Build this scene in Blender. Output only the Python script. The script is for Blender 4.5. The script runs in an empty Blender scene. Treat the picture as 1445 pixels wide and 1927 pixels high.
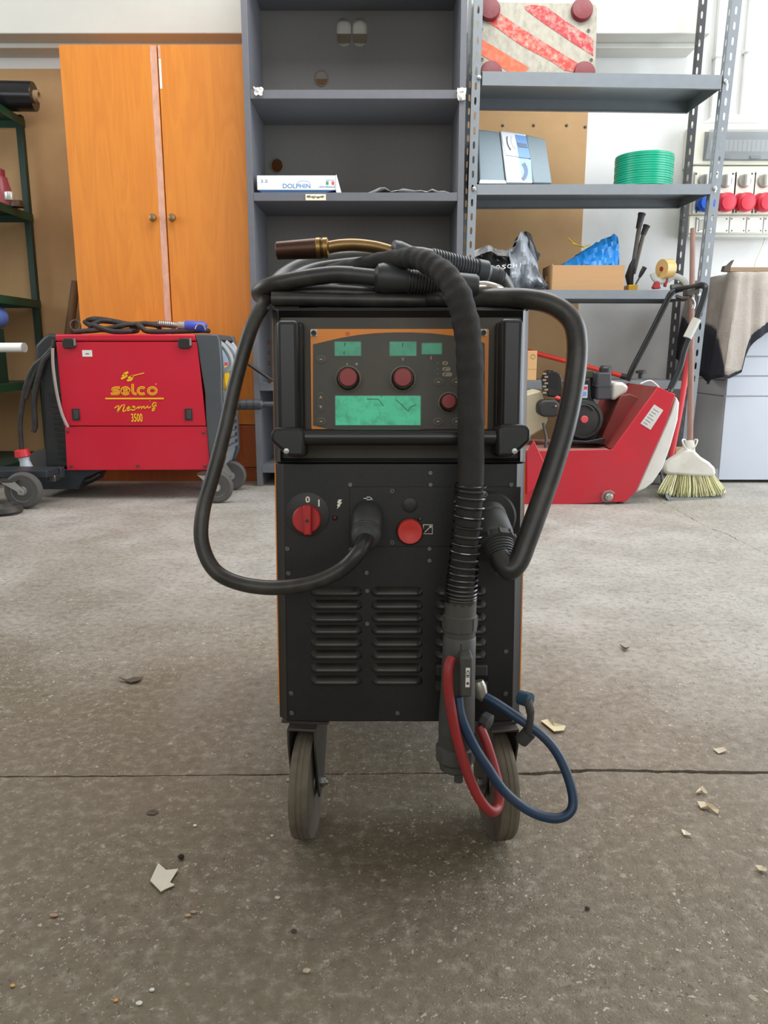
import bpy, bmesh, math, random
from mathutils import Vector, Matrix
random.seed(7)
SC = bpy.context.scene
COL = SC.collection
# ------------------------------------------------------------------ camera
F = 1448.0; TH = math.radians(11.8); H = 0.615
CS, SN = math.cos(TH), math.sin(TH)
cd = bpy.data.cameras.new('camera'); cam = bpy.data.objects.new('camera', cd); COL.objects.link(cam)
cam.location = (0, 0, H); cam.rotation_euler = (math.pi/2 - TH, 0, 0)
cd.sensor_fit = 'HORIZONTAL'; cd.sensor_width = 36; cd.lens = F/1445*36; cd.clip_start = .01
SC.camera = cam
# ------------------------------------------------------------------ world, daylight, exposure
w = bpy.data.worlds.new('world'); SC.world = w; w.use_nodes = True
w.node_tree.nodes['Background'].inputs[0].default_value = (.80, .90, 1, 1)
w.node_tree.nodes['Background'].inputs[1].default_value = 1.0
def area(name, loc, rot, sx, sy, power, col):
    l = bpy.data.lights.new(name, 'AREA'); l.shape = 'RECTANGLE'; l.size = sx; l.size_y = sy
    l.energy = power; l.color = col
    o = bpy.data.objects.new(name, l); o.location = loc; o.rotation_euler = rot; COL.objects.link(o)
# daylight entering by the open workshop door in the right wall; added fill lamp behind the camera
area('daylight_door', (3.18, 2.35, 1.40), (0, math.radians(90), 0), 2.5, 2.6, 76, (.90, .95, 1))
area('overhead_light', (0.5, 2.55, 3.08), (0, 0, 0), 3.0, 1.5, 70, (.97, .985, 1))  # unseen overhead light set under the closed ceiling, without any skylight opening
area('daylight_side_window', (-3.18, 2.5, 1.95), (0, math.radians(-90), 0), 1.5, 2.2, 24, (.95, .975, 1))
area('rear_fill_light', (0.2, -2.45, 2.0), (math.radians(90), 0, 0), 4.4, 1.5, 26, (1, .95, .86))  # unseen fill light, added behind the camera
SC.view_settings.view_transform = 'Standard'; SC.view_settings.look = 'None'
SC.view_settings.gamma = 1; SC.view_settings.exposure = 0.35
SC.view_settings.use_curve_mapping = False

# ------------------------------------------------------------------ pixel -> place helpers
CAM = Vector((0, 0, H))
def ray(px, py):
    u = (px - 722.5)/F; v = (py - 963.5)/F
    return Vector((u, CS - v*SN, -(SN + v*CS)))
def P(px, py, D):                     # point on the vertical plane at distance D
    r = ray(px, py); return CAM + r*(D/r.y)
def G(px, py, z=0.0):                 # point at height z
    r = ray(px, py); return CAM + r*((z - H)/r.z)
def PZ(px, py, D):                    # (x,z) on plane D
    p = P(px, py, D); return (p.x, p.z)
# ------------------------------------------------------------------ materials
def lin(c):
    return tuple(((v/255)/12.92 if v/255 <= .04045 else ((v/255+.055)/1.055)**2.4) for v in c) + (1,)
MATS = {}
def mat(name, rgb, rough=.5, metal=0.0, var=.10, scale=9, bump=0.0, bscale=80, dirt=None, damt=.5, dscale=6,
        stretch=None, spec=.5, trans=0.0, emis=0.0, alpha=1.0, sheen=0.0):
    if name in MATS: return MATS[name]
    m = bpy.data.materials.new(name); m.use_nodes = True; nt = m.node_tree; N = nt.nodes; L = nt.links
    b = N['Principled BSDF']; tc = N.new('ShaderNodeTexCoord')
    src = tc.outputs['Object']
    if stretch:
        mp = N.new('ShaderNodeMapping'); mp.inputs['Scale'].default_value = stretch; L.new(src, mp.inputs[0]); src = mp.outputs[0]
    n1 = N.new('ShaderNodeTexNoise'); n1.inputs['Scale'].default_value = scale; n1.inputs['Detail'].default_value = 6
    L.new(src, n1.inputs['Vector'])
    c = lin(rgb); mx = N.new('ShaderNodeMix'); mx.data_type = 'RGBA'
    mx.inputs[6].default_value = tuple(x*(1-var*1.6) for x in c[:3]) + (1,)
    mx.inputs[7].default_value = tuple(min(1, x*(1+var*1.6)) for x in c[:3]) + (1,)
    L.new(n1.outputs['Fac'], mx.inputs[0]); out = mx.outputs[2]
    if dirt:
        n2 = N.new('ShaderNodeTexNoise'); n2.inputs['Scale'].default_value = dscale; n2.inputs['Detail'].default_value = 8
        n2.inputs['Roughness'].default_value = .65
        L.new(src, n2.inputs['Vector'])
        rp = N.new('ShaderNodeMapRange'); rp.inputs[1].default_value = .45; rp.inputs[2].default_value = .72; rp.inputs[4].default_value = damt
        L.new(n2.outputs['Fac'], rp.inputs[0])
        m2 = N.new('ShaderNodeMix'); m2.data_type = 'RGBA'; m2.inputs[7].default_value = lin(dirt)
        L.new(rp.outputs[0], m2.inputs[0]); L.new(out, m2.inputs[6]); out = m2.outputs[2]
    L.new(out, b.inputs['Base Color'])
    rr = N.new('ShaderNodeMapRange'); rr.inputs[3].default_value = max(0, rough-.07); rr.inputs[4].default_value = min(1, rough+.07)
    L.new(n1.outputs['Fac'], rr.inputs[0]); L.new(rr.outputs[0], b.inputs['Roughness'])
    b.inputs['Metallic'].default_value = metal; b.inputs['Specular IOR Level'].default_value = spec
    b.inputs['Transmission Weight'].default_value = trans; b.inputs['Alpha'].default_value = alpha
    if emis: b.inputs['Emission Color'].default_value = c; b.inputs['Emission Strength'].default_value = emis
    if bump:
        n3 = N.new('ShaderNodeTexNoise'); n3.inputs['Scale'].default_value = bscale; n3.inputs['Detail'].default_value = 4
        L.new(src, n3.inputs['Vector'])
        bp = N.new('ShaderNodeBump'); bp.inputs['Strength'].default_value = bump; bp.inputs['Distance'].default_value = .004
        L.new(n3.outputs['Fac'], bp.inputs['Height']); L.new(bp.outputs[0], b.inputs['Normal'])
    MATS[name] = m; return m
# ------------------------------------------------------------------ mesh builder
ORG = {}
class MB:
    def __init__(s, xf=None): s.v = []; s.f = []; s.xf = xf
    def add(s, vs, fs):
        b = len(s.v)
        for p in vs:
            p = Vector(p); s.v.append(s.xf @ p if s.xf else p)
        s.f += [tuple(i+b for i in q) for q in fs]; return s
    def box(s, x0, x1, y0, y1, z0, z1):
        return s.add([(x0,y0,z0),(x1,y0,z0),(x1,y1,z0),(x0,y1,z0),(x0,y0,z1),(x1,y0,z1),(x1,y1,z1),(x0,y1,z1)],
              [(0,3,2,1),(4,5,6,7),(0,1,5,4),(1,2,6,5),(2,3,7,6),(3,0,4,7)])
    def prism(s, poly, y0, y1):               # poly of (x,z), extruded in y
        n = len(poly)
        vs = [(x, y0, z) for x, z in poly] + [(x, y1, z) for x, z in poly]
        fs = [tuple(range(n)), tuple(range(2*n-1, n-1, -1))] + [(i, i+n, (i+1) % n + n, (i+1) % n) for i in range(n)]
        return s.add(vs, fs)
    def prismz(s, poly, z0, z1):              # poly of (x,y), extruded in z
        n = len(poly)
        vs = [(x, y, z0) for x, y in poly] + [(x, y, z1) for x, y in poly]
        fs = [tuple(range(n-1, -1, -1)), tuple(range(n, 2*n))] + [(i, (i+1) % n, (i+1) % n + n, i+n) for i in range(n)]
        return s.add(vs, fs)
    def prismx(s, poly, x0, x1):              # poly of (y,z), extruded in x
        n = len(poly)
        vs = [(x0, y, z) for y, z in poly] + [(x1, y, z) for y, z in poly]
        fs = [tuple(range(n)), tuple(range(2*n-1, n-1, -1))] + [(i, i+n, (i+1) % n + n, (i+1) % n) for i in range(n)]
        return s.add(vs, fs)
    def hexa(s, p):                           # 8 corners: 4 front loop, 4 back loop
        return s.add(p, [(0,1,2,3),(7,6,5,4),(0,4,5,1),(1,5,6,2),(2,6,7,3),(3,7,4,0)])
    def tube(s, pts, r, n=12, closed=False, caps=True, flat=1.0):
        pts = [Vector(p) for p in pts]; m = len(pts)
        rs = r if isinstance(r, (list, tuple)) else [r]*m
        up = None; vs = []; fs = []
        for i, p in enumerate(pts):
            if closed: t = pts[(i+1) % m] - pts[i-1]
            else: t = pts[min(i+1, m-1)] - pts[max(i-1, 0)]
            if t.length < 1e-9: t = Vector((0, 0, 1))
            t.normalize()
            if up is None:
                a = Vector((0, 0, 1)) if abs(t.z) < .9 else Vector((1, 0, 0))
                up = (a - t*a.dot(t)).normalized()
            else:
                up = up - t*up.dot(t)
                up = up.normalized() if up.length > 1e-6 else t.orthogonal().normalized()
            sd = t.cross(up)
            for k in range(n):
                a = 2*math.pi*k/n; vs.append(p + (up*math.cos(a)*flat + sd*math.sin(a))*rs[i])
        for i in range(m if closed else m-1):
            for k in range(n):
                a = i*n+k; b_ = i*n+(k+1) % n; j = (i+1) % m
                fs.append((a, b_, j*n+(k+1) % n, j*n+k))
        if caps and not closed:
            fs.append(tuple(range(n-1, -1, -1))); fs.append(tuple(range((m-1)*n, m*n)))
        return s.add(vs, fs)
    def cyl(s, a, b, r, r2=None, n=20): return s.tube([a, b], [r, r if r2 is None else r2], n)
    def lathe(s, prof, o, ax, n=24):          # prof: (radius, distance along ax)
        o = Vector(o); ax = Vector(ax).normalized(); u = ax.orthogonal().normalized(); w_ = ax.cross(u)
        vs = []; fs = []; m = len(prof)
        for r, h in prof:
            for k in range(n):
                a = 2*math.pi*k/n; vs.append(o + ax*h + (u*math.cos(a) + w_*math.sin(a))*max(r, 1e-5))
        for i in range(m-1):
            for k in range(n):
                fs.append((i*n+k, i*n+(k+1) % n, (i+1)*n+(k+1) % n, (i+1)*n+k))
        fs.append(tuple(range(n-1, -1, -1))); fs.append(tuple(range((m-1)*n, m*n)))
        return s.add(vs, fs)
    def ell(s, c, rx, ry, rz, n=16, m=10):
        vs = []; fs = []
        for i in range(m+1):
            t = math.pi*i/m
            for k in range(n):
                a = 2*math.pi*k/n
                vs.append((c[0]+rx*math.sin(t)*math.cos(a), c[1]+ry*math.sin(t)*math.sin(a), c[2]+rz*math.cos(t)))
        for i in range(m):
            for k in range(n): fs.append((i*n+k, i*n+(k+1) % n, (i+1)*n+(k+1) % n, (i+1)*n+k))
        return s.add(vs, fs)
    def ribbon(s, pts, wd, y0, y1, closed=False):     # flat stroke in the xz plane
        m = len(pts); L_ = []; R_ = []
        for i in range(m):
            a = Vector(pts[(i-1) % m] if closed or i else pts[0]); b = Vector(pts[(i+1) % m] if closed or i < m-1 else pts[-1])
            t = (b-a); t = t.normalized() if t.length > 1e-9 else Vector((1, 0)); n_ = Vector((-t.y, t.x))*wd/2
            p = Vector(pts[i]); L_.append(p+n_); R_.append(p-n_)
        for i in range(m if closed else m-1):
            j = (i+1) % m; s.prism([L_[i], R_[i], R_[j], L_[j]], y0, y1)
        return s
    def build(s, name, m, parent=None, bevel=0.0, seg=2, ang=35, origin=None, solid=0.0, flat=False):
        if parent is not None: o0 = ORG[parent.name]
        elif origin is not None: o0 = Vector(origin)
        else:
            xs = [p.x for p in s.v]; ys = [p.y for p in s.v]; zs = [p.z for p in s.v]
            o0 = Vector(((min(xs)+max(xs))/2, (min(ys)+max(ys))/2, min(zs)))
        me = bpy.data.meshes.new(name); me.from_pydata([p-o0 for p in s.v], [], s.f)
        bm = bmesh.new(); bm.from_mesh(me)
        if flat: bmesh.ops.remove_doubles(bm, verts=bm.verts, dist=1e-5)
        bmesh.ops.recalc_face_normals(bm, faces=bm.faces); bm.to_mesh(me); bm.free()
        me.materials.append(m); me.shade_smooth(); me.set_sharp_from_angle(angle=math.radians(ang))
        if flat: me.shade_flat()
        o = bpy.data.objects.new(name, me); COL.objects.link(o)
        if parent is not None: o.parent = parent
        else: o.location = o0
        ORG[o.name] = o0
        if solid:
            sm = o.modifiers.new('solid', 'SOLIDIFY'); sm.thickness = solid; sm.offset = 0
        if bevel:
            bv = o.modifiers.new('bevel', 'BEVEL'); bv.width = bevel; bv.segments = seg; bv.limit_method = 'ANGLE'; bv.angle_limit = math.radians(40)
            bv.harden_normals = False
        return o
def tag(o, label, cat, group=None):
    o['label'] = label; o['category'] = cat
    if group: o['group'] = group
    return o
def thing(name, loc, label, cat, group=None):
    o = bpy.data.objects.new(name, None); o.location = loc; o.empty_display_size = .05; COL.objects.link(o)
    ORG[o.name] = Vector(loc); return tag(o, label, cat, group)
def struct(o): o['kind'] = 'structure'; return o
def inst(src, parent, M):                 # another copy of a part that shares its mesh; M maps mesh space to the world
    o = src.copy(); COL.objects.link(o); o.parent = parent
    o.matrix_basis = Matrix.Translation(-ORG[parent.name]) @ M; ORG[o.name] = ORG[parent.name]; return o
def spline(pts, k=10, closed=False):
    pts = [Vector(p) for p in pts]; n = len(pts); out = []
    for i in range(n if closed else n-1):
        if closed: a, b, c, d = pts[i-1], pts[i], pts[(i+1) % n], pts[(i+2) % n]
        else: a, b, c, d = pts[max(i-1, 0)], pts[i], pts[i+1], pts[min(i+2, n-1)]
        for j in range(k):
            t = j/k
            out.append(.5*((2*b) + (c-a)*t + (2*a-5*b+4*c-d)*t*t + (3*b-a-3*c+d)*t**3))
    if not closed: out.append(pts[-1])
    return out
def arc2(cx, cz, rx, rz, a0, a1, n=14):
    return [(cx+rx*math.cos(math.radians(a0+(a1-a0)*i/n)), cz+rz*math.sin(math.radians(a0+(a1-a0)*i/n))) for i in range(n+1)]
def rrect(x0, x1, z0, z1, r, n=4):
    pts = []
    for cx, cz, a in ((x1-r, z1-r, 0), (x0+r, z1-r, 90), (x0+r, z0+r, 180), (x1-r, z0+r, 270)):
        pts += [(cx+r*math.cos(math.radians(a+90*i/n)), cz+r*math.sin(math.radians(a+90*i/n))) for i in range(n+1)]
    return pts
def text(name, body, M, size, m, parent, xs=1.0, ext=.0004, off=0.0, fit=None):   # flat lettering, x right, z up of matrix M
    cu = bpy.data.curves.new(name, 'FONT'); cu.body = body; cu.size = 1; cu.align_x = 'CENTER'; cu.align_y = 'CENTER'
    cu.extrude = 0.02; cu.offset = off; cu.resolution_u = 3
    t = bpy.data.objects.new(name, cu); COL.objects.link(t)
    dg = bpy.context.evaluated_depsgraph_get(); me = bpy.data.meshes.new_from_object(t.evaluated_get(dg))
    bpy.data.objects.remove(t)
    wx = max(v.co.x for v in me.vertices)-min(v.co.x for v in me.vertices); hx = max(v.co.y for v in me.vertices)-min(v.co.y for v in me.vertices)
    cx = (max(v.co.x for v in me.vertices)+min(v.co.x for v in me.vertices))/2; cy = (max(v.co.y for v in me.vertices)+min(v.co.y for v in me.vertices))/2
    sx, sz = (fit[0]/wx, fit[1]/hx) if fit else (size*xs, size)
    for v in me.vertices:
        p = Vector(((v.co.x-cx)*sx, -ext if v.co.z > 0 else ext*.2, (v.co.y-cy)*sz)); v.co = (M @ p) - ORG[parent.name]
    me.materials.clear(); me.materials.append(m)
    o = bpy.data.objects.new(name, me); COL.objects.link(o); o.parent = parent; ORG[o.name] = ORG[parent.name]; return o
T = Matrix.Translation
def holed(outer, holes, y):               # flat sheet in the xz plane with holes
    bm = bmesh.new()
    for lp in [outer] + holes:
        vs = [bm.verts.new((x, y, z)) for x, z in lp]
        for i in range(len(vs)): bm.edges.new((vs[i], vs[(i+1) % len(vs)]))
    bmesh.ops.triangle_fill(bm, use_beauty=True, edges=bm.edges[:]); bm.verts.index_update()
    r = ([v.co.copy() for v in bm.verts], [tuple(v.index for v in f.verts) for f in bm.faces]); bm.free(); return r
# shared materials
black_plastic = mat('black plastic', (30, 30, 31), .48, var=.15, dirt=(72, 66, 56), damt=.35, dscale=9)
black_paint = mat('black powder coat', (16, 16, 17), .40, var=.15, bump=.08, bscale=900, dirt=(48, 43, 36), damt=.30, dscale=7)
rubber = mat('black rubber', (38, 37, 36), .55, var=.2, scale=20, dirt=(84, 78, 68), damt=.45, dscale=25)
steel = mat('zinc steel', (175, 176, 172), .32, 1, var=.15, scale=30)
dark_steel = mat('dark steel', (90, 88, 84), .45, .8, var=.2, dirt=(70, 56, 42), damt=.5, dscale=40)
white_plastic = mat('white plastic', (222, 222, 218), .45, var=.05)
paper = mat('paper white', (226, 224, 216), .8, var=.05)
# ================================================================== the setting
WALL = 4.20
def floor_material():
    m = bpy.data.materials.new('worn concrete'); m.use_nodes = True; nt = m.node_tree; N = nt.nodes; L = nt.links
    b = N['Principled BSDF']; tc = N.new('ShaderNodeTexCoord'); src = tc.outputs['Object']
    def noise(sc, det=6, ro=.6, vec=None, dist=0.0):
        n = N.new('ShaderNodeTexNoise'); n.inputs['Scale'].default_value = sc; n.inputs['Detail'].default_value = det
        n.inputs['Roughness'].default_value = ro; n.inputs['Distortion'].default_value = dist; L.new(vec or src, n.inputs['Vector']); return n.outputs['Fac']
    def rng(x, a, b_, c=0.0, d=1.0):
        r = N.new('ShaderNodeMapRange'); r.inputs[1].default_value = a; r.inputs[2].default_value = b_; r.inputs[3].default_value = c; r.inputs[4].default_value = d
        L.new(x, r.inputs[0]); return r.outputs[0]
    def mix(f, a, c):
        x = N.new('ShaderNodeMix'); x.data_type = 'RGBA'; L.new(f, x.inputs[0])
        for sl, v in ((6, a), (7, c)):
            if isinstance(v, tuple): x.inputs[sl].default_value = lin(v)
            else: L.new(v, x.inputs[sl])
        return x.outputs[2]
    def mul(a, c):
        x = N.new('ShaderNodeMath'); x.operation = 'MULTIPLY'; L.new(a, x.inputs[0])
        if isinstance(c, float): x.inputs[1].default_value = c
        else: L.new(c, x.inputs[1])
        return x.outputs[0]
    big = noise(1.1, 5, .6, dist=.4); med = noise(5, 7, .65); fine = noise(60, 5, .7); grain = noise(420, 3, .6)
    col = mix(rng(med, .3, .7), (146, 142, 134), (178, 174, 167))
    # brown dirt plus darkening painted into the colour at front and left, ragged edge
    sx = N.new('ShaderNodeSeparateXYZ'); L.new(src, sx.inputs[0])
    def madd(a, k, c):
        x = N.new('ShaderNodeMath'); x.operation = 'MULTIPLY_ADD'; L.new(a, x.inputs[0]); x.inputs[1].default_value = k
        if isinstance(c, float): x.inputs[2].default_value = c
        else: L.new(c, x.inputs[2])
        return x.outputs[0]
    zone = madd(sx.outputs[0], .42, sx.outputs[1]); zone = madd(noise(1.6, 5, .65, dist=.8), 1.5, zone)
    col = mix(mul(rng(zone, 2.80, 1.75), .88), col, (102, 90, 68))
    col = mix(mul(rng(big, .46, .66), .45), col, (126, 114, 97))           # trodden brown dirt
    col = mix(mul(rng(noise(2.6, 8, .7, dist=1.2), .55, .72), .35), col, (112, 101, 86))
    col = mix(mul(rng(fine, .5, .75), .75), col, (86, 77, 64))
    col = mix(mul(rng(fine, .48, .25), .55), col, (176, 170, 157))
    # exposed aggregate: pale chips and dark pits of several sizes, gathered in worn areas
    worn = rng(noise(1.7, 4, .6), .40, .62, .25, 1.0)
    heights = []
    for sc, thr, keep, c in ((42, .17, .90, (196, 182, 158)), (105, .25, .78, (210, 202, 186)), (210, .30, .66, (214, 208, 194)), (64, .14, .84, (66, 58, 49)), (150, .26, .66, (82, 74, 63))):
        mp = N.new('ShaderNodeMapping'); mp.inputs['Location'].default_value = (sc*.37, sc*.11, 0); L.new(src, mp.inputs[0])
        dn = N.new('ShaderNodeTexNoise'); dn.inputs['Scale'].default_value = sc*1.3; L.new(src, dn.inputs['Vector'])
        ad = N.new('ShaderNodeMix'); ad.data_type = 'VECTOR'; ad.inputs[0].default_value = .012; L.new(mp.outputs[0], ad.inputs[4]); L.new(dn.outputs['Color'], ad.inputs[5])
        v = N.new('ShaderNodeTexVoronoi'); v.inputs['Scale'].default_value = sc; L.new(ad.outputs[1], v.inputs['Vector'])
        sp = N.new('ShaderNodeSeparateColor'); L.new(v.outputs['Color'], sp.inputs[0])
        pick = rng(sp.outputs[0], keep, keep+.01); dot = rng(v.outputs['Distance'], thr, thr*.75)
        f = mul(mul(pick, dot), worn); col = mix(mul(f, .75), col, c); heights.append((f, c[0] > 150))
    L.new(col, b.inputs['Base Color'])
    L.new(rng(med, .3, .7, .46, .70), b.inputs['Roughness']); b.inputs['Specular IOR Level'].default_value = .42
    add = N.new('ShaderNodeMath'); add.operation = 'ADD'; L.new(mul(fine, .8), add.inputs[0]); L.new(mul(grain, .35), add.inputs[1]); h = add.outputs[0]
    for f, up in heights:
        a = N.new('ShaderNodeMath'); a.operation = 'ADD' if up else 'SUBTRACT'; L.new(h, a.inputs[0]); L.new(mul(f, .35), a.inputs[1]); h = a.outputs[0]
    bp = N.new('ShaderNodeBump'); bp.inputs['Strength'].default_value = .85; bp.inputs['Distance'].default_value = .004
    L.new(h, bp.inputs['Height']); L.new(bp.outputs[0], b.inputs['Normal'])
    return m
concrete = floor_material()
joint_dirt = mat('joint dirt', (74, 62, 48), .95, var=.25, scale=30, bump=.4)
floor = struct(MB().box(-3.2, 3.2, -2.5, WALL, -.06, -.012).build('floor', joint_dirt, origin=(0, 0, 0)))
jp = [G(px, py) for px, py in ((-400, 1464), (0, 1462), (250, 1460), (500, 1458), (780, 1455), (1000, 1456), (1120, 1449), (1250, 1452), (1445, 1454), (1900, 1458))]
def jag(pts, off, amp, sd, step=.012):
    rd = random.Random(sd); out = []
    for a, b in zip(pts[:-1], pts[1:]):
        n = max(1, int((b-a).length/step))
        for i in range(n):
            p = a.lerp(b, i/n); wide = 1.0 + (2.0 if p.x > .20 else 0.0)*(.4+.6*rd.random())
            out.append((p.x, p.y + off*wide + rd.uniform(-amp, amp)))
    out.append((pts[-1].x, pts[-1].y+off)); return out
jp[0] = Vector((-3.2, jp[0].y, 0)); jp[-1] = Vector((3.2, jp[-1].y, 0))
near = jag(jp, -.0018, .0012, 1); far = jag(jp, .0016, .0012, 2)
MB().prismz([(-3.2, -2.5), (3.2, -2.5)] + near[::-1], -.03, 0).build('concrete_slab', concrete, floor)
ck = [G(px, py) for px, py in ((1236, 938), (1257, 950), (1285, 966), (1312, 982), (1340, 996), (1372, 1007), (1410, 1027), (1445, 1044), (1560, 1100))]
ck.append(Vector((3.2, ck[-1].y-.35, 0)))
def jag2(pts, off, amp, sd, step=.02):
    rd = random.Random(sd); out = []
    for a, b in zip(pts[:-1], pts[1:]):
        n = max(1, int((b-a).length/step))
        for i in range(n):
            p = a.lerp(b, i/n); wd = 3.5 if 1.05 < p.x < 1.25 else 1
            out.append((p.x + rd.uniform(-amp, amp), p.y + off*wd + rd.uniform(-amp, amp)))
    out.append((pts[-1].x, pts[-1].y+off)); return out
cs = ck[0]
cra = jag2(ck, -.0012, .004, 3); crb = jag2(ck, .0030, .004, 3)
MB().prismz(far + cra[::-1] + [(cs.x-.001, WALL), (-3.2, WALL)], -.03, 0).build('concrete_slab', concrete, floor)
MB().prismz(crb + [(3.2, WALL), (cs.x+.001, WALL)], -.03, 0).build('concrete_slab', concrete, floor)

plaster = mat('white plaster', (226, 226, 224), .85, var=.03, scale=5, bump=.25, bscale=22, dirt=(196, 192, 184), damt=.35, dscale=3)
beam_paint = mat('beam paint', (206, 205, 197), .8, var=.03, bump=.2, bscale=18)
side_plaster = mat('grey plaster', (205, 201, 192), .9, var=.06, scale=3)
struct(MB().box(-3.2, 3.2, WALL, WALL+.12, -.02, 3.1).build('wall_back', plaster))
lw_ = MB().box(-3.32, -3.2, -2.6, 1.3, -.02, 3.1).box(-3.32, -3.2, 3.7, WALL+.12, -.02, 3.1).box(-3.32, -3.2, 1.3, 3.7, -.02, 1.1).box(-3.32, -3.2, 1.3, 3.7, 2.8, 3.1)
struct(lw_.build('wall_left', side_plaster))
rw = MB().box(3.2, 3.32, -2.6, .5, -.02, 3.1).box(3.2, 3.32, 3.8, WALL+.12, -.02, 3.1).box(3.2, 3.32, .5, 3.8, 2.68, 3.1)
struct(rw.build('wall_right', side_plaster))
fw = MB().box(-3.2, 3.2, -2.62, -2.5, -.02, 1.2).box(-3.2, 3.2, -2.62, -2.5, 2.8, 3.1).box(-3.2, -2.1, -2.62, -2.5, 1.2, 2.8).box(2.5, 3.2, -2.62, -2.5, 1.2, 2.8)
struct(fw.build('wall_front', side_plaster))
struct(MB().box(-3.32, 3.32, -2.62, WALL+.12, 3.1, 3.2).build('ceiling', mat('ceiling paint', (214, 212, 206), .9, var=.04)))
# concrete beam along the back wall, with its stepped underside
zb = P(300, 63, 3.96).z
bx1 = P(1339, 40, 3.96).x
bm_ = MB().box(-3.19, bx1, 3.96, WALL-.001, zb, 2.46).box(-3.19, bx1-.02, 4.07, WALL-.001, zb-.022, zb)
struct(bm_.build('trim_1', beam_paint, bevel=.004))
struct(MB().box(-3.19, bx1, 3.90, WALL-.001, 2.462, 3.09).build('trim_2', plaster))
# brown hardboard sheets on the wall
board = mat('brown hardboard', (196, 158, 112), .75, var=.06, scale=4, bump=.1, bscale=300, dirt=(150, 112, 72), damt=.35, dscale=2.2)
def hardboard(x0, x1, z1, label, holes=()):
    o = thing('hardboard_sheet', ((x0+x1)/2, WALL-.012, 0), label, 'board', 'hardboard sheets on the back wall')
    MB().box(x0, x1, WALL-.012, WALL-.002, .0, z1).build('sheet', board, o)
    for px, py in holes:
        p = P(px, py, WALL-.012)
        MB().lathe([(.007, -.001), (.007, .0035), (.003, .005)], (p.x, p.y, p.z), (0, -1, 0), 10).build('nail_head', dark_steel, o)
    return o
ztop = P(60, 131, WALL).z
hardboard(-3.1, P(300, 400, WALL).x, ztop, 'brown hardboard sheet on the wall behind the green shelving unit')
hardboard(P(301, 400, WALL).x, P(1106, 200, WALL).x, P(1000, 150, WALL).z, 'brown hardboard sheet on the wall behind the slotted grey metal rack', ((946, 236), (1004, 236), (1066, 236), (1101, 239)))
# conduits and trunking on the wall at the right
zt = 3.0
def conduit(pxa, pxb, yb, r, label, box=False):
    b = P(pxb, yb, WALL-.02)
    o = MB()
    if box: o.box(b.x-r, b.x+r, WALL-.035, WALL-.001, b.z, zt)
    else: o.cyl((b.x, WALL-.02, b.z), (b.x, WALL-.02, zt), r, n=14)
    t = thing('wall_conduit', (b.x, WALL-.02, b.z), label, 'conduit', 'conduits on the wall')
    o.build('conduit_body', plaster if box else white_plastic, t, bevel=.003 if box else 0)
    for k in range(2):
        z = b.z + .28 + k*.5
        MB().box(b.x-r-.006, b.x+r+.006, WALL-.05 if box else WALL-.046, WALL-.001, z, z+.018).build('clip', white_plastic, t, bevel=.002)
conduit(1350, 1346, 226, .030, 'wide white cable trunking running up the wall left of the round pipe', True)
conduit(1398, 1396, 216, .014, 'thin round white conduit running up the wall above the switch panel')
# ================================================================== orange wardrobe
def wood_material(name, base, dark):
    m = bpy.data.materials.new(name); m.use_nodes = True; nt = m.node_tree; N = nt.nodes; L = nt.links; b = N['Principled BSDF']
    tc = N.new('ShaderNodeTexCoord'); mp = N.new('ShaderNodeMapping'); mp.inputs['Scale'].default_value = (9, 9, .9); L.new(tc.outputs['Object'], mp.inputs[0])
    n = N.new('ShaderNodeTexNoise'); n.inputs['Scale'].default_value = 1.2; n.inputs['Detail'].default_value = 5; n.inputs['Distortion'].default_value = 1.4; L.new(mp.outputs[0], n.inputs['Vector'])
    mp2 = N.new('ShaderNodeMapping'); mp2.inputs['Scale'].default_value = (60, 60, 2.2); L.new(tc.outputs['Object'], mp2.inputs[0])
    n2 = N.new('ShaderNodeTexNoise'); n2.inputs['Scale'].default_value = 2; n2.inputs['Detail'].default_value = 6; L.new(mp2.outputs[0], n2.inputs['Vector'])
    w_ = N.new('ShaderNodeMath'); w_.operation = 'PINGPONG'; w_.inputs[1].default_value = .11; L.new(n.outputs['Fac'], w_.inputs[0])
    r = N.new('ShaderNodeMapRange'); r.inputs[1].default_value = .0; r.inputs[2].default_value = .11; L.new(w_.outputs[0], r.inputs[0])
    mx = N.new('ShaderNodeMix'); mx.data_type = 'RGBA'; mx.inputs[6].default_value = lin(base); mx.inputs[7].default_value = lin(dark)
    a = N.new('ShaderNodeMath'); a.operation = 'MULTIPLY'; L.new(r.outputs[0], a.inputs[0]); a.inputs[1].default_value = .26
    s = N.new('ShaderNodeMath'); s.operation = 'MULTIPLY_ADD'; L.new(n2.outputs['Fac'], s.inputs[0]); s.inputs[1].default_value = .38; L.new(a.outputs[0], s.inputs[2])
    L.new(s.outputs[0], mx.inputs[0]); L.new(mx.outputs[2], b.inputs['Base Color']); b.inputs['Roughness'].default_value = .42
    return m
cherry = wood_material('cherry veneer', (226, 142, 50), (190, 104, 34))
cherry_dark = wood_material('cherry veneer plinth', (176, 88, 34), (138, 64, 24))
WD = 3.66
x0 = P(110, 84, WD).x; x1 = P(468, 300, 3.53).x - .015; zt_ = P(300, 84, WD).z
xm = P(297, 120, WD).x; zd = P(470, 800, WD).z; zp = P(470, 880, WD).z
wr = thing('wardrobe', ((x0+x1)/2, WD+.25, 0), 'tall two-door wardrobe in orange cherry veneer standing behind the red welder', 'wardrobe')
MB().box(x0, x1, WD+.02, WD+.52, zp, zt_-.004).build('carcass', cherry, wr)
MB().box(x0+.004, x1-.004, WD+.012, WD+.50, 0, zp-.001).build('plinth', cherry_dark, wr)
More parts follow.
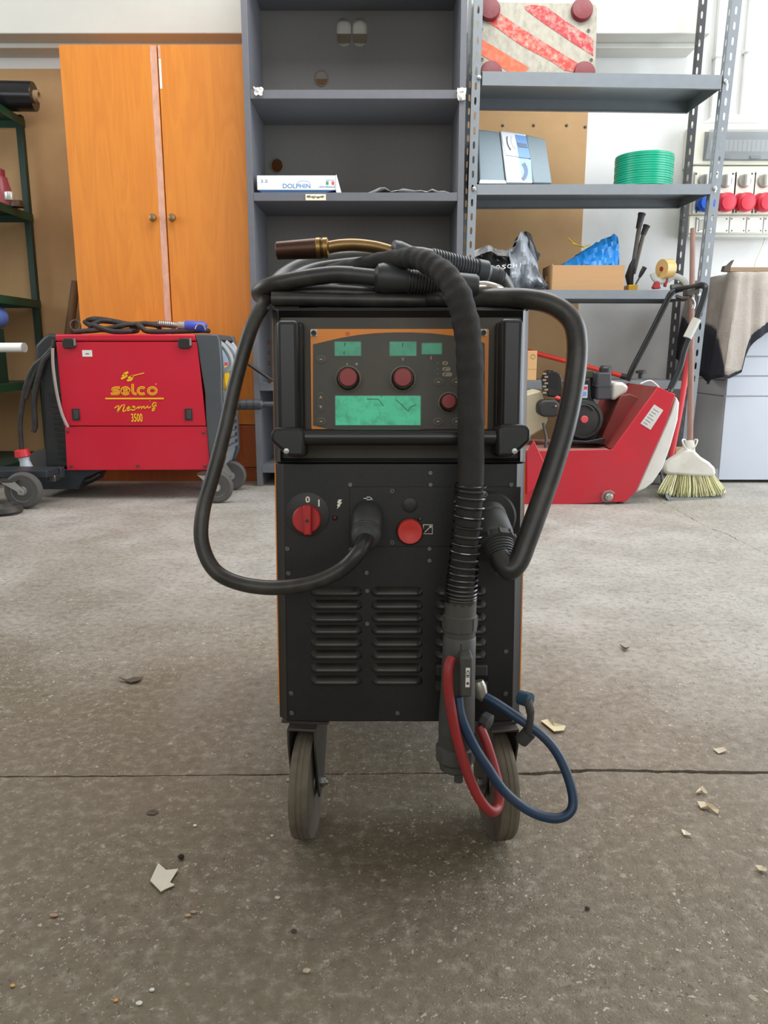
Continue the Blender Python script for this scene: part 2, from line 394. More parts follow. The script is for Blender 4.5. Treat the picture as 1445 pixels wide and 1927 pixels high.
def door(xa, xb, knob_px, right):
    d = MB().box(xa, xb, WD, WD+.019, zd+.003, zt_).build('door', cherry, wr, bevel=.0015)
    k = P(knob_px, 411, WD)
    MB().lathe([(.008, 0), (.007, .010), (.015, .016), (.018, .022), (.015, .029), (.006, .032)], k, (0, -1, 0), 18).build('knob', mat('aged brass', (150, 126, 92), .35, .9), d)
    return d
dl = door(x0, xm-.0025, 290, False); dr = door(xm+.0025, x1, 326, True)
MB().box(x0, x1, WD, WD+.019, zp+.002, zd-.003).build('drawer_front', cherry_dark, wr, bevel=.0015)
tape_m = mat('crumpled clear tape', (214, 164, 142), .35, var=.2, scale=60, bump=.5, bscale=120, stretch=(1, 1, .4))
ta = [P(x, y, WD).xz for x, y in ((289, 86), (291, 180), (297, 300), (303, 420), (308, 520), (314, 610))]
tp = MB()
random.seed(3)
pp = spline([Vector((xm-.018, 0, z)) for z in [zt_-.005-(zt_-zd-.05)*i/9 for i in range(10)]], 4)
tp.ribbon([(p.x+random.uniform(-.0012, .0012), p.z) for p in pp], .027, WD-.0008, WD+.0002)
tp.build('tape_strip', tape_m, dl)
MB().box(xm+.004, xm+.014, WD-.0008, WD, P(300, 110, WD).z-.12, P(300, 110, WD).z).build('tape_scrap', paper, dr)
MB().box(xm+.003, xm+.014, WD-.0006, WD, P(300, 110, WD).z+.003, zt_-.003).build('tape_scrap', tape_m, dr)

# ================================================================== grey bookcase
BD = 3.53; BK = 3.93
gl = mat('grey laminate', (100, 101, 107), .55, var=.05, scale=40, dirt=(124, 122, 119), damt=.15, dscale=14)
gback = mat('grey laminate back', (110, 108, 105), .7, var=.06, scale=60)
bl = P(468, 300, BD).x - .012; br = P(872, 300, BD).x + .004
bk = thing('bookcase', ((bl+br)/2, (BD+BK)/2, 0), 'tall empty dark grey bookcase between the wardrobe and the slotted metal rack', 'bookcase')
for a, b in ((bl, bl+.026), (br-.026, br)): MB().box(a, b, BD, BK, 0, 2.32).build('side_panel', gl, bk, bevel=.001)
def el(px, py, rx, rz, n=20):
    c = P(px, py, BK-.006); return [(c.x+rx*math.cos(2*math.pi*i/n), c.z+rz*math.sin(2*math.pi*i/n)) for i in range(n)]
def oval(px, py, rx, rz):
    c = P(px, py, BK-.006); return [(c.x+x, c.z+z) for x, z in rrect(-rx, rx, -rz, rz, rx*.98, 5)]
hs = [oval(647, 61, .033, .060), oval(677, 61, .033, .060), el(605, 148, .030, .033), el(521, 312, .028, .030)]
m_ = MB(); m_.add(*holed([(bl+.026, .02), (br-.026, .02), (br-.026, 2.3), (bl+.026, 2.3)], hs, BK-.006)); m_.build('back_panel', gback, bk, solid=.006, flat=True)
for (px, py, r) in ((605, 148, .031), (521, 312, .029)):
    c = P(px, py, BK-.006); MB().tube([(c.x+r*math.cos(2*math.pi*i/24), BK-.0105, c.z+r*1.08*math.sin(2*math.pi*i/24)) for i in range(24)], .003, 6, closed=True).build('cable_grommet', mat('grommet brown', (108, 96, 82), .6), bk)
shelf_z = [P(670, 177, BD).z, P(670, 370, BD).z]
dz = shelf_z[0]-shelf_z[1]
for z in [2.30, 2.159, shelf_z[0], shelf_z[1], shelf_z[1]-dz, shelf_z[1]-2*dz, .08]:
    MB().box(bl+.0265, br-.0265, BD+.002, BK-.012, z-.017, z+.017).build('shelf', gl, bk, bevel=.001)
random.seed(11)
for px, py, w_, h_ in ((487, 173, .036, .030), (868, 178, .034, .046)):
    c = P(px, py, BD-.002); o = MB(); n = 5; vs = []; fs = []
    for i in range(n+1):
        for j in range(n+1):
            vs.append((c.x+(i/n-.5)*w_+random.uniform(-.003, .003), BD-.004-random.uniform(0, .010), c.z+(j/n-.5)*h_+random.uniform(-.004, .004)))
    for i in range(n):
        for j in range(n): fs.append((i*(n+1)+j, (i+1)*(n+1)+j, (i+1)*(n+1)+j+1, i*(n+1)+j+1))
    o.add(vs, fs).build('tape_scrap', paper, bk, solid=.001, ang=10)
c = P(594, 371, BD); lb = MB().box(c.x-.044, c.x+.044, BD-.0015, BD+.002, c.z-.013, c.z+.012).build('shelf_label', mat('label cream', (232, 226, 200), .7), bk)
ink = mat('faded ink', (70, 62, 58), .8)
o = MB(); random.seed(5)
xx = -.038
while xx < .034:
    w_ = random.uniform(.002, .006); o.box(c.x+xx, c.x+xx+w_, BD-.002, BD-.0012, c.z+random.uniform(-.006, -.001), c.z+random.uniform(.002, .007)); xx += w_+.0015
o.build('handwriting', ink, lb)
# white carton on the shelf
sz = shelf_z[1]+.017
ca = P(483, 332, BD+.012); cb = P(632, 360, BD+.012)
bt = thing('glove_carton', ((ca.x+cb.x)/2, BD+.12, sz), 'flat white printed carton with blue lettering on the grey bookcase shelf', 'box')
carton = mat('white carton', (232, 236, 240), .5, var=.03)
MB().box(ca.x, cb.x, BD+.012, BD+.26, sz+.012, ca.z+.004).build('carton_body', carton, bt, bevel=.002)
MB().prism([(cb.x+.001, sz+.002), (cb.x+.024, sz), (cb.x+.004, ca.z+.006), (cb.x+.001, ca.z+.006)], BD+.008, BD+.20).build('open_flap', carton, bt)
MB().hexa([Vector(p) for p in ((ca.x+.02, BD+.013, sz+.001), (cb.x-.05, BD+.013, sz+.001), (cb.x-.004, BD+.013, sz+.0115), (ca.x+.004, BD+.013, sz+.0115),
          (ca.x+.02, BD+.25, sz+.001), (cb.x-.05, BD+.25, sz+.001), (cb.x-.004, BD+.25, sz+.0115), (ca.x+.004, BD+.25, sz+.0115))]).build('carton_bottom', mat('carton navy', (34, 82, 128), .5), bt)
blue_ink = mat('print blue', (92, 138, 186), .6)
def lt(body, px, py, wpx, hpx, m, name='lettering', off=0.0):
    c = P(px, py, BD+.0118); k = (BD+.02)/F*1.02
    return text(name, body, T((c.x, BD+.0117, c.z)), 1, m, bt, fit=(wpx*k, hpx*k), off=off)
lt('DOLPHIN', 558, 350, 48, 7.5, blue_ink, off=.01)
lt('3.5', 497, 341, 12, 5, mat('print grey', (128, 142, 162), .6))
lt('UNIVERSALE', 615, 351.5, 28, 3.2, mat('print grey', (128, 142, 162), .6), off=.01)
lt('MADE IN ITALY', 621, 339, 14, 1.6, mat('print grey', (128, 142, 162), .6))
k = BD/F
ar = [(P(571, 344, BD).x+x, P(571, 344, BD).z+z) for x, z in arc2(0, -.004, 12*k, 6*k, 20, 160, 12)]
MB().ribbon(ar, .003, BD+.0114, BD+.0121).build('dolphin_arc', mat('print pale blue', (168, 190, 214), .6), bt)
fx = P(621, 344.5, BD+.011)
for i, cc in enumerate(((70, 150, 100), (240, 240, 240), (214, 84, 92))):
    MB().box(fx.x-.018+i*.012, fx.x-.006+i*.012, BD+.0113, BD+.0121, fx.z-.007, fx.z+.007).build('flag_stripe', mat('flag %d' % i, cc, .6), bt)
# crumpled plastic sheet lying on the same shelf
random.seed(21); n = 16; vs = []; fs = []
a = P(680, 362, BD+.02).x; b = P(858, 362, BD+.02).x
for i in range(n+1):
    for j in range(7):
        u = i/n; e = min(1, 4*u, 4*(1-u))
        vs.append((a+(b-a)*u, BD+.03+.035*j+random.uniform(-.008, .008), sz+.002+e*(.012*abs(math.sin(j*1.4+i*.6))+random.uniform(0, .009)+(.012 if i in (3, 4) else 0))))
for i in range(n):
    for j in range(6): fs.append((i*7+j, (i+1)*7+j, (i+1)*7+j+1, i*7+j+1))
tag(MB().add(vs, fs).build('plastic_sheet', mat('crumpled film', (226, 226, 224), .4, var=.05), solid=.0008, ang=15), 'crumpled thin white plastic sheet lying on the bookcase shelf beside the carton', 'plastic sheet')
# ================================================================== slotted grey metal rack
RF, RB = 3.55, 3.90
rack_m = mat('rack grey enamel', (132, 138, 143), .38, .25, var=.05, scale=30)
rack_dark = mat('rack dark enamel', (66, 66, 68), .45, .25, var=.08, scale=30)
rk = thing('metal_rack', (P(1100, 900, RF).x, 3.72, 0), 'slotted grey metal rack with four visible shelves against the white wall', 'rack')
def upright(top, bot, m, wd=.036, flip=1, into=1):
    top = Vector(top); bot = Vector(bot); L_ = (top-bot).length; ax = (top-bot).normalized()
    e1 = Vector((flip, 0, 0)); e1 = (e1-ax*e1.dot(ax)).normalized(); e2 = Vector((0, into, 0)); e2 = (e2-ax*e2.dot(ax)).normalized()
    o = MB(); p = .058; n = int(L_/p)
    for e in (e1, e2):
        for i in range(n):
            c = bot + ax*(p*(i+.5)) + e*(wd/2)
            hw, hl = .0050, .0165
            ho = [(0, -hl), (hw*.85, -hl*.72), (hw, 0), (hw*.85, hl*.72), (0, hl), (-hw*.85, hl*.72), (-hw, 0), (-hw*.85, -hl*.72)]
            ou = [(0, -p/2), (wd/2, -p/2), (wd/2, 0), (wd/2, p/2), (0, p/2), (-wd/2, p/2), (-wd/2, 0), (-wd/2, -p/2)]
            vs = [c+e*a+ax*b for a, b in ho] + [c+e*a+ax*b for a, b in ou]
            o.add(vs, [(k, (k+1) % 8, 8+(k+1) % 8, 8+k) for k in range(8)])
    return o.build('upright', m, rk, solid=.002, flat=True)
def upx(pa, ya, pb, yb, D):               # the two floor/top ends of an upright seen through two pixels at distance D
    a = P(pa, ya, D); b = P(pb, yb, D); d = a-b
    return a + d*((2.25-a.z)/d.z), b - d*(b.z/d.z)
for (px_, D_, i_) in ((908, RF, 1), (896, RB, -1)):
    t_, b_ = upx(px_, 20, px_-14, 440, D_); b_.x = max(b_.x, br+.041); upright(t_, b_, rack_m, flip=-1, into=i_)
upright(*upx(1376, 20, 1324, 480, RF), rack_m, wd=.040, flip=1)
upright(*upx(1313, 20, 1268, 540, RB), rack_dark, wd=.040, flip=1, into=-1)
SHELF = []
def rack_shelf(xl, yl, xr, yr, lip):
    fl = P(xl, yl, RF); fr = P(xr, yr, RF); bl_ = Vector((fl.x+.004, RB, fl.z)); br_ = Vector((fr.x-.012, RB, fr.z))
    t = .0018
    sh = MB(); d = Vector((0, 0, -t)); sh.hexa([fl, fr, fr+d, fl+d, bl_, br_, br_+d, bl_+d])
    o = sh.build('shelf', rack_m, rk)
    for a, b, ins in ((fl, fr, (0, t, 0)), (bl_, br_, (0, -t, 0)), (fl, bl_, (t, 0, 0)), (fr, br_, (-t, 0, 0))):
        i_ = Vector(ins); dn = Vector((0, 0, -lip)); tt = Vector((0, 0, -t))
        MB().hexa([a+tt, b+tt, b+dn, a+dn, a+tt+i_, b+tt+i_, b+dn+i_, a+dn+i_]).build('shelf_lip', rack_m, o)
        if abs(ins[1]) > 0:   # folded return of the lip
            i2 = i_*8
            MB().hexa([a+dn, b+dn, b+dn+tt, a+dn+tt, a+dn+i2, b+dn+i2, b+dn+i2+tt, a+dn+i2+tt]).build('lip_fold', rack_m, o)
    for p in (fl, fr):
        q = p + Vector((-.012 if p is fl else .012, -.001, -lip*.5))
        MB().lathe([(.009, 0), (.009, .006), (.005, .008)], q, (0, -1, 0), 8).build('bolt', steel, o)
    SHELF.append((fl, fr)); return o
def shz(k, x):
    a, b = SHELF[k]; return a.z + (b.z-a.z)*(x-a.x)/(b.x-a.x)
rack_shelf(907, 134, 1360, 141, .052)
rack_shelf(897, 347, 1340, 346, .040)
rack_shelf(880, 545, 1309, 546, .036)
rack_shelf(886, 717, 1288, 717, .034)
rack_shelf(886, 872, 1272, 872, .034)

# ---- red and white vehicle marker board leaning on the top shelf
SD = 3.66
sl = [P(x, y, SD) for x, y in ((909, 128), (1106, 128), (1094, 6), (906, 6))]
zz = shz(0, sl[0].x)+.001
sg = thing('marker_board', ((sl[0].x+sl[1].x)/2, SD, zz), 'scuffed square warning board with red diagonal stripes leaning on the top rack shelf', 'sign')
wdt = .528; hgt = .305
XS = T((P(1003, 60, SD).x, SD-.035, zz)) @ Matrix.Rotation(math.radians(-7), 4, 'X') @ Matrix.Rotation(math.radians(.9), 4, 'Y')
def sl2(px, py): return ((px-1003)*.00276, (139-py)*.00226)
board_m = mat('scratched reflective sheet', (166, 161, 146), .6, var=.12, scale=60, dirt=(118, 111, 97), damt=.6, dscale=38, stretch=(1, 1, .6))
MB(XS).prism(rrect(-wdt/2, wdt/2, -.0, hgt, .018), 0, .012).build('plate', board_m, sg, bevel=.001)
MB(XS).prism(rrect(-wdt/2-.006, wdt/2+.006, -.0, hgt+.006, .02), .0121, .02).build('back_frame', mat('galvanised', (150, 148, 140), .5, .5), sg)
for pix, rgb, nm, da in ((((916, 68), (997, 122), (990, 130), (965, 130), (917, 97)), (200, 88, 48), 'worn orange stripe', .35),
        (((947, 23), (982, 50), (1083, 120), (1070, 129), (1052, 126), (1031, 110), (982, 81), (946, 52), (926, 38)), (184, 52, 36), 'worn red orange stripe', .95),
        (((987, 12), (997, 8), (1019, 10), (1052, 37), (1095, 68), (1096, 99), (1058, 72), (1013, 38), (988, 17)), (168, 36, 42), 'worn red stripe', .95)):
    MB(XS).prism([sl2(*p) for p in pix], -.0012, -.0001).build('stripe', mat(nm, rgb, .55, var=.10, scale=20, dirt=(170, 163, 149), damt=da, dscale=42), sg)
refl = mat('red reflector', (112, 24, 34), .3, var=.15, scale=120, bump=.3, bscale=500, dirt=(130, 84, 80), damt=.35, dscale=20)
for pc in ((932, 20), (1075, 18), (937, 134), (1082, 132)):
    lx, lz = sl2(*pc); MB(XS).lathe([(.046, 0), (.046, .016), (.042, .022), (.018, .025)], (lx, -.001, lz), (0, -1, 0), 28).build('reflector', refl, sg)
for pc in ((921, 54), (923, 108), (1087, 53), (1093, 106)):
    lx, lz = sl2(*pc); MB(XS).lathe([(.007, 0), (.007, .003), (.003, .003), (.003, .001)], (lx, 0, lz), (0, -1, 0), 12).build('rivet', dark_steel, sg)

# ---- stereo on the second shelf (stands turned, front leaning back)
st_lbl = thing('compact_stereo', (.62, 3.72, shz(1, .6)), 'silver grey compact stereo with blue and white centre on the rack shelf', 'stereo')
sgrey = mat('stereo grey cloth', (130, 146, 154), .6, var=.05, scale=100)
ssil = mat('stereo silver', (206, 214, 222), .35, .2, var=.03)
sblue = mat('stereo blue', (104, 150, 206), .35, var=.04)
zS = shz(1, .6)
def SP(px, py, D=3.62): p = P(px, py, D); return p
def spanel(name, px4, m, d0=0.0, d1=.015, parent=st_lbl, bevel=.002):
    # px4: four corners in the photo, lying on the leaning front of the stereo
    fr = []
    for x, y in px4:
        D = 3.60 + .10*max(0, min(1, (345-y)/100)) ; fr.append(P(x, y, D-d0))
    bk_ = [p + Vector((0, d1, 0)) for p in fr]
    return MB().hexa(fr + bk_).build(name, m, parent, bevel=bevel)
spanel('speaker', ((902, 344), (951, 344), (940, 248), (899, 243)), sgrey, 0, .17, bevel=.006)
spanel('speaker', ((1003, 345), (1039, 345), (1026, 262), (990, 253)), sgrey, 0, .17, bevel=.006)
spanel('centre_body', ((953, 345), (1002, 345), (989, 252), (941, 245)), ssil, .002, .16, bevel=.004)
spanel('side_cabinet', ((884, 343), (901, 344), (899, 246), (888, 256)), mat('stereo dark', (52, 56, 60), .6), -.012, .14)
tp_ = spanel('control_panel', ((951, 292), (998, 298), (989, 254), (942, 247)), mat('stereo white', (226, 230, 236), .35, var=.03), .006, .01)
spanel('blue_panel', ((976.5, 295.5), (998, 298), (989.5, 256), (969, 253)), sblue, .0075, .006, tp_, bevel=0)
spanel('display', ((975.5, 276), (993, 278), (991, 271), (973, 268)), mat('stereo lcd', (72, 96, 122), .25), .0095, .004, tp_, bevel=0)
spanel('cd_door', ((954, 343), (1002, 344), (998.5, 300), (952, 294)), mat('stereo white', (226, 230, 236), .35), .006, .01)
spanel('door_blue', ((982, 337), (1001, 337), (998, 300.5), (977, 297.5)), mat('stereo pale blue', (146, 196, 232), .35), .0075, .006, bevel=0)
def stroke3(pix, wpx, name, m, parent, d):
    o = MB()
    for a, b in zip(pix[:-1], pix[1:]):
        ang = math.atan2(b[1]-a[1], b[0]-a[0]); nx, ny = -math.sin(ang)*wpx/2, math.cos(ang)*wpx/2
        q = [(a[0]+nx, a[1]+ny), (b[0]+nx, b[1]+ny), (b[0]-nx, b[1]-ny), (a[0]-nx, a[1]-ny)]
        fr = [P(x, y, 3.60+.10*max(0, min(1, (345-y)/100))-d) for x, y in q]
        o.hexa(fr+[p+Vector((0, .003, 0)) for p in fr])
    return o.build(name, m, parent)
arcp = lambda cx, cy, r, a0, a1, n=10: [(cx+r*math.cos(math.radians(a0+(a1-a0)*i/n)), cy+r*math.sin(math.radians(a0+(a1-a0)*i/n))) for i in range(n+1)]
stroke3(arcp(985, 262, 31, 190, 140), 1.6, 'tuner_scale', mat('stereo dark', (52, 56, 60), .6), tp_, .0095)
stroke3(arcp(985, 262, 21, 195, 128), 4.5, 'dial_ring', ssil, tp_, .0095)
stroke3(arcp(968, 322, 22, -42, 45), 7, 'door_grip', mat('stereo grip', (96, 112, 150), .4), st_lbl, .0095)
spanel('bottom_trim', ((901, 345.5), (953, 345.5), (951, 339), (903, 338)), ssil, .004, .02)
# ---- roll of green strapping
c = P(1212, 347, 3.70); zS2 = shz(1, c.x)+.001; rr_ = .128; hh = P(1212, 287, 3.64).z - zS2
gs = thing('strapping_roll', (c.x, 3.72, zS2), 'roll of shiny emerald green strapping tape standing on the rack shelf', 'strapping roll')
prof = [(rr_*.62, 0), (rr_*.985, 0)]
nb = 15
for i in range(nb):
    prof += [(rr_*(1.0+.006*math.sin(i*2.1)), hh*(i+.15)/nb), (rr_*(1.0+.006*math.sin(i*2.1)), hh*(i+.88)/nb), (rr_*.984, hh*(i+1)/nb)]
prof += [(rr_*.62, hh)]
MB().lathe(prof, (c.x, 3.72, zS2), (0, 0, 1), 40).build('wound_strap', mat('emerald strap', (18, 158, 122), .3, var=.12, scale=4, stretch=(1, 1, 40)), gs)
MB().lathe([(rr_*.60, .001), (rr_*.60, hh-.001), (rr_*.55, hh-.001), (rr_*.55, .001)], (c.x, 3.72, zS2), (0, 0, 1), 32).build('core', mat('cardboard core', (176, 140, 98), .8), gs)

# ---- items on the third shelf
z3 = shz(2, .9)+.001
def crumple(name, ring_fn, nu, nv, m, lab, cat, sd, amp, ang=18, parent=None, solid=0.0):
    rd = random.Random(sd); vs = []; fs = []
    for j in range(nv+1):
        for i in range(nu):
            p = ring_fn(i/nu, j/nv); vs.append(p + Vector((rd.uniform(-amp, amp), rd.uniform(-amp, amp), rd.uniform(-amp, amp) if 0 < j else 0)))
    for j in range(nv):
        for i in range(nu): fs.append((j*nu+i, j*nu+(i+1) % nu, (j+1)*nu+(i+1) % nu, (j+1)*nu+i))
    fs.append(tuple(range(nu-1, -1, -1)))
    b = MB().add(vs, fs)
    o = b.build(name, m, parent, ang=ang, solid=solid)
    return tag(o, lab, cat) if parent is None else o
film_black = mat('black bag film', (26, 26, 28), .3, var=.2, scale=12, bump=.9, bscale=20, spec=.6)
film_grey = mat('grey bag film', (150, 156, 164), .3, var=.15, scale=14, bump=.9, bscale=22)
BG = 3.64
ba, bb = P(893, 545, BG).x, P(1030, 545, BG).x
bg = thing('carrier_bag', ((ba+bb)/2, BG+.08, z3), 'crumpled black and grey plastic carrier bag with white lettering on the rack', 'bag')
# outline of the bag mouth and shoulders along its width
topz = lambda x: P(722, 545, BG).z
def bag_top(u):
    tab = [(0, 470), (.10, 462), (.22, 458), (.34, 466), (.46, 468), (.56, 462), (.60, 436), (.70, 434), (.80, 470), (.88, 505), (1, 536)]
    for (a, ya), (b, yb) in zip(tab[:-1], tab[1:]):
        if u <= b: return ya+(yb-ya)*(u-a)/(b-a)
    return 540
rd = random.Random(4); nu, nv = 34, 14
def bag_sheet(y_off, bulge, u0, u1, name, m, dark_only=None, amp=.006, ys=0):
    vs = []; fs = []; r2 = random.Random(9)
    n = 22
    for i in range(n+1):
        u = u0+(u1-u0)*i/n; zt2 = P(722, bag_top(u)+ys, BG).z
        for j in range(nv+1):
            v = j/nv; x = ba + (bb-ba)*u; z = z3+.001 + (zt2-z3)*v
            y = BG + y_off + bulge*math.sin(math.pi*min(1, v*1.15))*(.5+.5*math.sin(math.pi*u)) + r2.uniform(-amp, amp)
            y += .012*math.sin(u*31+v*5) + .008*math.sin(v*17-u*23)
            vs.append((x+r2.uniform(-.003, .003), y, z))
    for i in range(n):
        for j in range(nv): fs.append((i*(nv+1)+j, (i+1)*(nv+1)+j, (i+1)*(nv+1)+j+1, i*(nv+1)+j+1))
    return MB().add(vs, fs).build(name, m, bg, ang=22, solid=.001)
bag_sheet(.03, -.05, 0, .50, 'black_panel', film_black, ys=14)
bag_sheet(.02, -.06, .46, 1.0, 'grey_panel', mat('grey bag film', (150, 156, 164), .3))
bag_sheet(.13, .05, 0, 1.0, 'back_panel', film_black, ys=2)
bag_sheet(.09, .0, 0, .55, 'white_lining', mat('white bag film', (232, 232, 230), .45, var=.04), ys=-1)
o = MB()
hpts = [(.70, 436), (.745, 440), (.79, 455), (.83, 478), (.86, 492), (.88, 478), (.845, 448), (.79, 434)]
def earpt(px, py, d): return P(px, py, BG+d)
ear = [(989, 434), (999, 440), (1003, 452), (1011, 474), (1018, 478), (1012, 492), (1006, 497), (996, 478), (993, 455)]
fr = [earpt(x, y, .02) for x, y in ear]
o.add(fr+[p+Vector((0, .03, 0)) for p in fr], [tuple(range(9)), tuple(range(17, 8, -1))]+[(i, i+9, (i+1) % 9+9, (i+1) % 9) for i in range(9)])
o.build('handle_ear', film_black, bg, ang=20, bevel=.003)
p = P(955, 502, BG-.075)
lt_ = mat('bag print', (225, 225, 225), .5)
for ch, px, py in (('L', 929, 503), ('O', 937, 502.5), ('S', 948, 502), ('C', 958, 501), ('H', 969, 499.5), ('I', 979, 498.5)):
    q = P(px, py, BG-.075); text('lettering', ch, T(q), 1, lt_, bg, fit=((.003 if ch == 'I' else .017), .017), off=.01, ext=.001)
bag_base = [(ba+.02, BG-.03), (bb-.02, BG-.03), (bb-.03, BG+.17), (ba+.02, BG+.17)]
MB().prismz(bag_base, z3, z3+.012).build('bag_base', film_black, bg)
# cardboard tray with a blue bag in it
card = mat('cardboard', (182, 142, 100), .8, var=.06, scale=6, stretch=(1, 1, 12))
ta_, tb_ = P(1040, 543, 3.60), P(1173, 543, 3.60); th_ = P(1100, 499, 3.60).z - z3
cx0, cx1, cy0, cy1 = ta_.x-.004, tb_.x, 3.60, 3.82
tr = thing('cardboard_tray', ((cx0+cx1)/2, 3.71, z3), 'low open brown cardboard box holding a blue bag on the rack shelf', 'box')
o = MB().box(cx0, cx1, cy0, cy0+.004, z3, z3+th_); o.build('front_wall', card, tr)
MB().box(cx0, cx1, cy1-.004, cy1, z3, z3+th_+.01).build('back_wall', card, tr)
s_ = MB(); s_.add(*holed([(0, 0), (.212, 0), (.212, th_+.006), (0, th_+.006)], [rrect(.08, .14, th_*.45, th_*.72, .01)], 0))
s_.v = [Vector((cx0, cy0+.004+p.x, z3+p.z)) for p in s_.v]; s_.build('end_wall', card, tr, solid=.004, flat=True)
MB().box(cx1-.004, cx1, cy0+.004, cy1-.004, z3, z3+th_).build('end_wall', card, tr)
MB().box(cx0+.004, cx1-.004, cy0+.004, cy1-.004, z3, z3+.004).build('tray_floor', card, tr)
bp_ = lambda u, v: None
film_blue = mat('blue bag film', (26, 128, 208), .3, var=.18, scale=9, bump=1.0, bscale=18, dirt=(90, 176, 232), damt=.6, dscale=10)
bt_ = [(1056, 500), (1068, 493), (1082, 484), (1100, 470), (1120, 458), (1140, 449), (1158, 440), (1166, 446), (1174, 468), (1184, 486), (1181, 500)]
rd = random.Random(12); vs = []; fs = []; n = 26; mr = 9
def bt_y(x):
    for (xa_, ya), (xb_, yb) in zip(bt_[:-1], bt_[1:]):
        if x <= xb_: return ya+(yb-ya)*(x-xa_)/(xb_-xa_)
    return 500
for side in (0, 1):
    for i in range(n+1):
        px = 1056+125*i/n; top = P(px, bt_y(px), 3.70).z; x = P(px, 490, 3.68).x; x = min(max(x, cx0+.008), cx1-.008) if px < 1174 else x-.012
        for j in range(mr+1):
            v = j/mr; e = math.sin(math.pi*(.12+.88*i/n)*.95); dep = .085*math.cos(v*math.pi/2)**.7*(.35+.65*e) if v < 1 else 0
            y = 3.71 + (-dep if side == 0 else dep) + (rd.uniform(-.010, .010) if 0 < v < 1 else 0)
            y = min(max(y, cy0+.010), cy1-.010)
            xx_ = min(x + rd.uniform(-.004, .004), cx1-.006)
            vs.append((xx_, y, z3+.030+(max(top, z3+.04)-z3-.030)*v + (rd.uniform(-.005, .005) if v > 0 else 0)))
q_ = (n+1)*(mr+1)
for sd in (0, q_):
    for i in range(n):
        for j in range(mr): fs.append((sd+i*(mr+1)+j, sd+(i+1)*(mr+1)+j, sd+(i+1)*(mr+1)+j+1, sd+i*(mr+1)+j+1))
tag(MB().add(vs, fs).build('blue_bag', film_blue, ang=14), 'crumpled bright blue plastic bag sticking out of the cardboard box', 'bag')
o = MB(); q0 = P(1068, 449, 3.70)
for pts in (((1068, 448), (1076, 455), (1085, 461), (1096, 464), (1112, 460)), ((1075, 458), (1088, 462), (1100, 466))):
    o.tube(spline([P(x, y, 3.70) for x, y in pts], 5), [.007]*(5*(len(pts)-1)) + [.003], 6, flat=.4)
tag(o.build('yellow_strip', mat('yellow film', (222, 190, 40), .5)), 'thin twisted yellow plastic strip sticking up beside the blue bag', 'plastic strip')
# strapping tensioner with two long levers
tz = thing('strap_tensioner', (P(1195, 543, 3.68).x, 3.68, z3), 'steel strapping tensioner with two long black-gripped levers on the rack', 'tool')
brass = mat('brass', (190, 150, 50), .35, .6)
bb0 = P(1181, 543, 3.66); bb1 = P(1199, 536, 3.66)
MB().box(bb0.x, bb1.x, 3.65, 3.72, z3, bb1.z).build('base', brass, tz, bevel=.003)
MB().tube([P(1186, 538, 3.68), P(1184, 520, 3.68), P(1190, 500, 3.68), P(1194, 488, 3.68)], [.014, .02, .016, .010], 10).build('frame', mat('tool steel black', (44, 42, 40), .4, .6), tz, bevel=0)
tool = mat('tool steel grey', (96, 92, 86), .4, .8)
for a, b, g0, g1, rg in (((1190, 508), (1203, 426), (1201, 430), (1208, 401), .018), ((1192, 515), (1213, 432), (1210, 442), (1217, 424), .017)):
    lv = MB().tube([P(*a, 3.69), P(*b, 3.69)], .010, 10).build('lever', tool, tz)
    gA, gB = P(*g0, 3.69), P(*g1, 3.69)
    MB().lathe([(.012, 0), (.013, (gB-gA).length*.3), (rg*.85, (gB-gA).length*.8), (rg, (gB-gA).length*.9), (rg*.9, (gB-gA).length)], gA, gB-gA, 16).build('grip', black_plastic, lv)
lv = MB().tube([P(1196, 535, 3.66), P(1205, 519, 3.66)], .004, 8).build('lever', tool, tz)
MB().tube([P(1203, 522, 3.66), P(1207, 514, 3.66), P(1213, 503, 3.66)], [.006, .010, .011], 10).build('grip', black_plastic, lv)
# packing tape dispenser
td = thing('tape_dispenser', (P(1258, 545, 3.62).x, 3.62, z3), 'handheld tape dispenser with a brown packing tape roll lying on the rack', 'tape dispenser')
tcn = P(1245, 506, 3.60); axr = Vector((.93, .36, .04)).normalized()
rl = MB().lathe([(.024, 0), (.042, 0), (.042, .048), (.024, .048)], tcn, axr, 32).build('tape_roll', mat('brown tape', (202, 166, 104), .25, var=.06), td)
MB().lathe([(.023, .004), (.023, .044), (.010, .046), (.010, .002)], tcn, axr, 24).build('roll_core', mat('dark core', (92, 80, 72), .7), rl)
MB().lathe([(.010, -.004), (.010, .003), (.004, .004)], tcn, axr, 16).build('hub', mat('dispenser red', (150, 32, 34), .45), rl)
wcurve = spline([P(1228, 514, 3.61), P(1232, 524, 3.61), P(1242, 529, 3.61), P(1254, 527, 3.61), P(1268, 520, 3.61), P(1284, 526, 3.61), P(1292, 536, 3.61)], 6)
MB().tube(wcurve, .009, 10, flat=1.6).build('frame', mat('dispenser grey', (170, 172, 164), .45), td)
MB().prism([PZ(1229, 541, 3.60), PZ(1235, 529, 3.60), PZ(1240, 530, 3.60), PZ(1243, 543, 3.60), PZ(1232, 543.5, 3.60)], 3.595, 3.63).build('cutter', mat('dispenser red', (150, 32, 34), .45), td, bevel=.002)
MB().prism([PZ(1250, 538, 3.60), PZ(1255, 520, 3.60), PZ(1260, 518, 3.60), PZ(1254, 540, 3.60)], 3.60, 3.62).build('tension_arm', mat('dispenser red', (150, 32, 34), .45), td, bevel=.002)
MB().tube([P(1262, 541, 3.62), P(1276, 539, 3.62), P(1292, 540, 3.62)], .012, 10).build('handle', mat('dispenser handle', (96, 98, 86), .5), td)

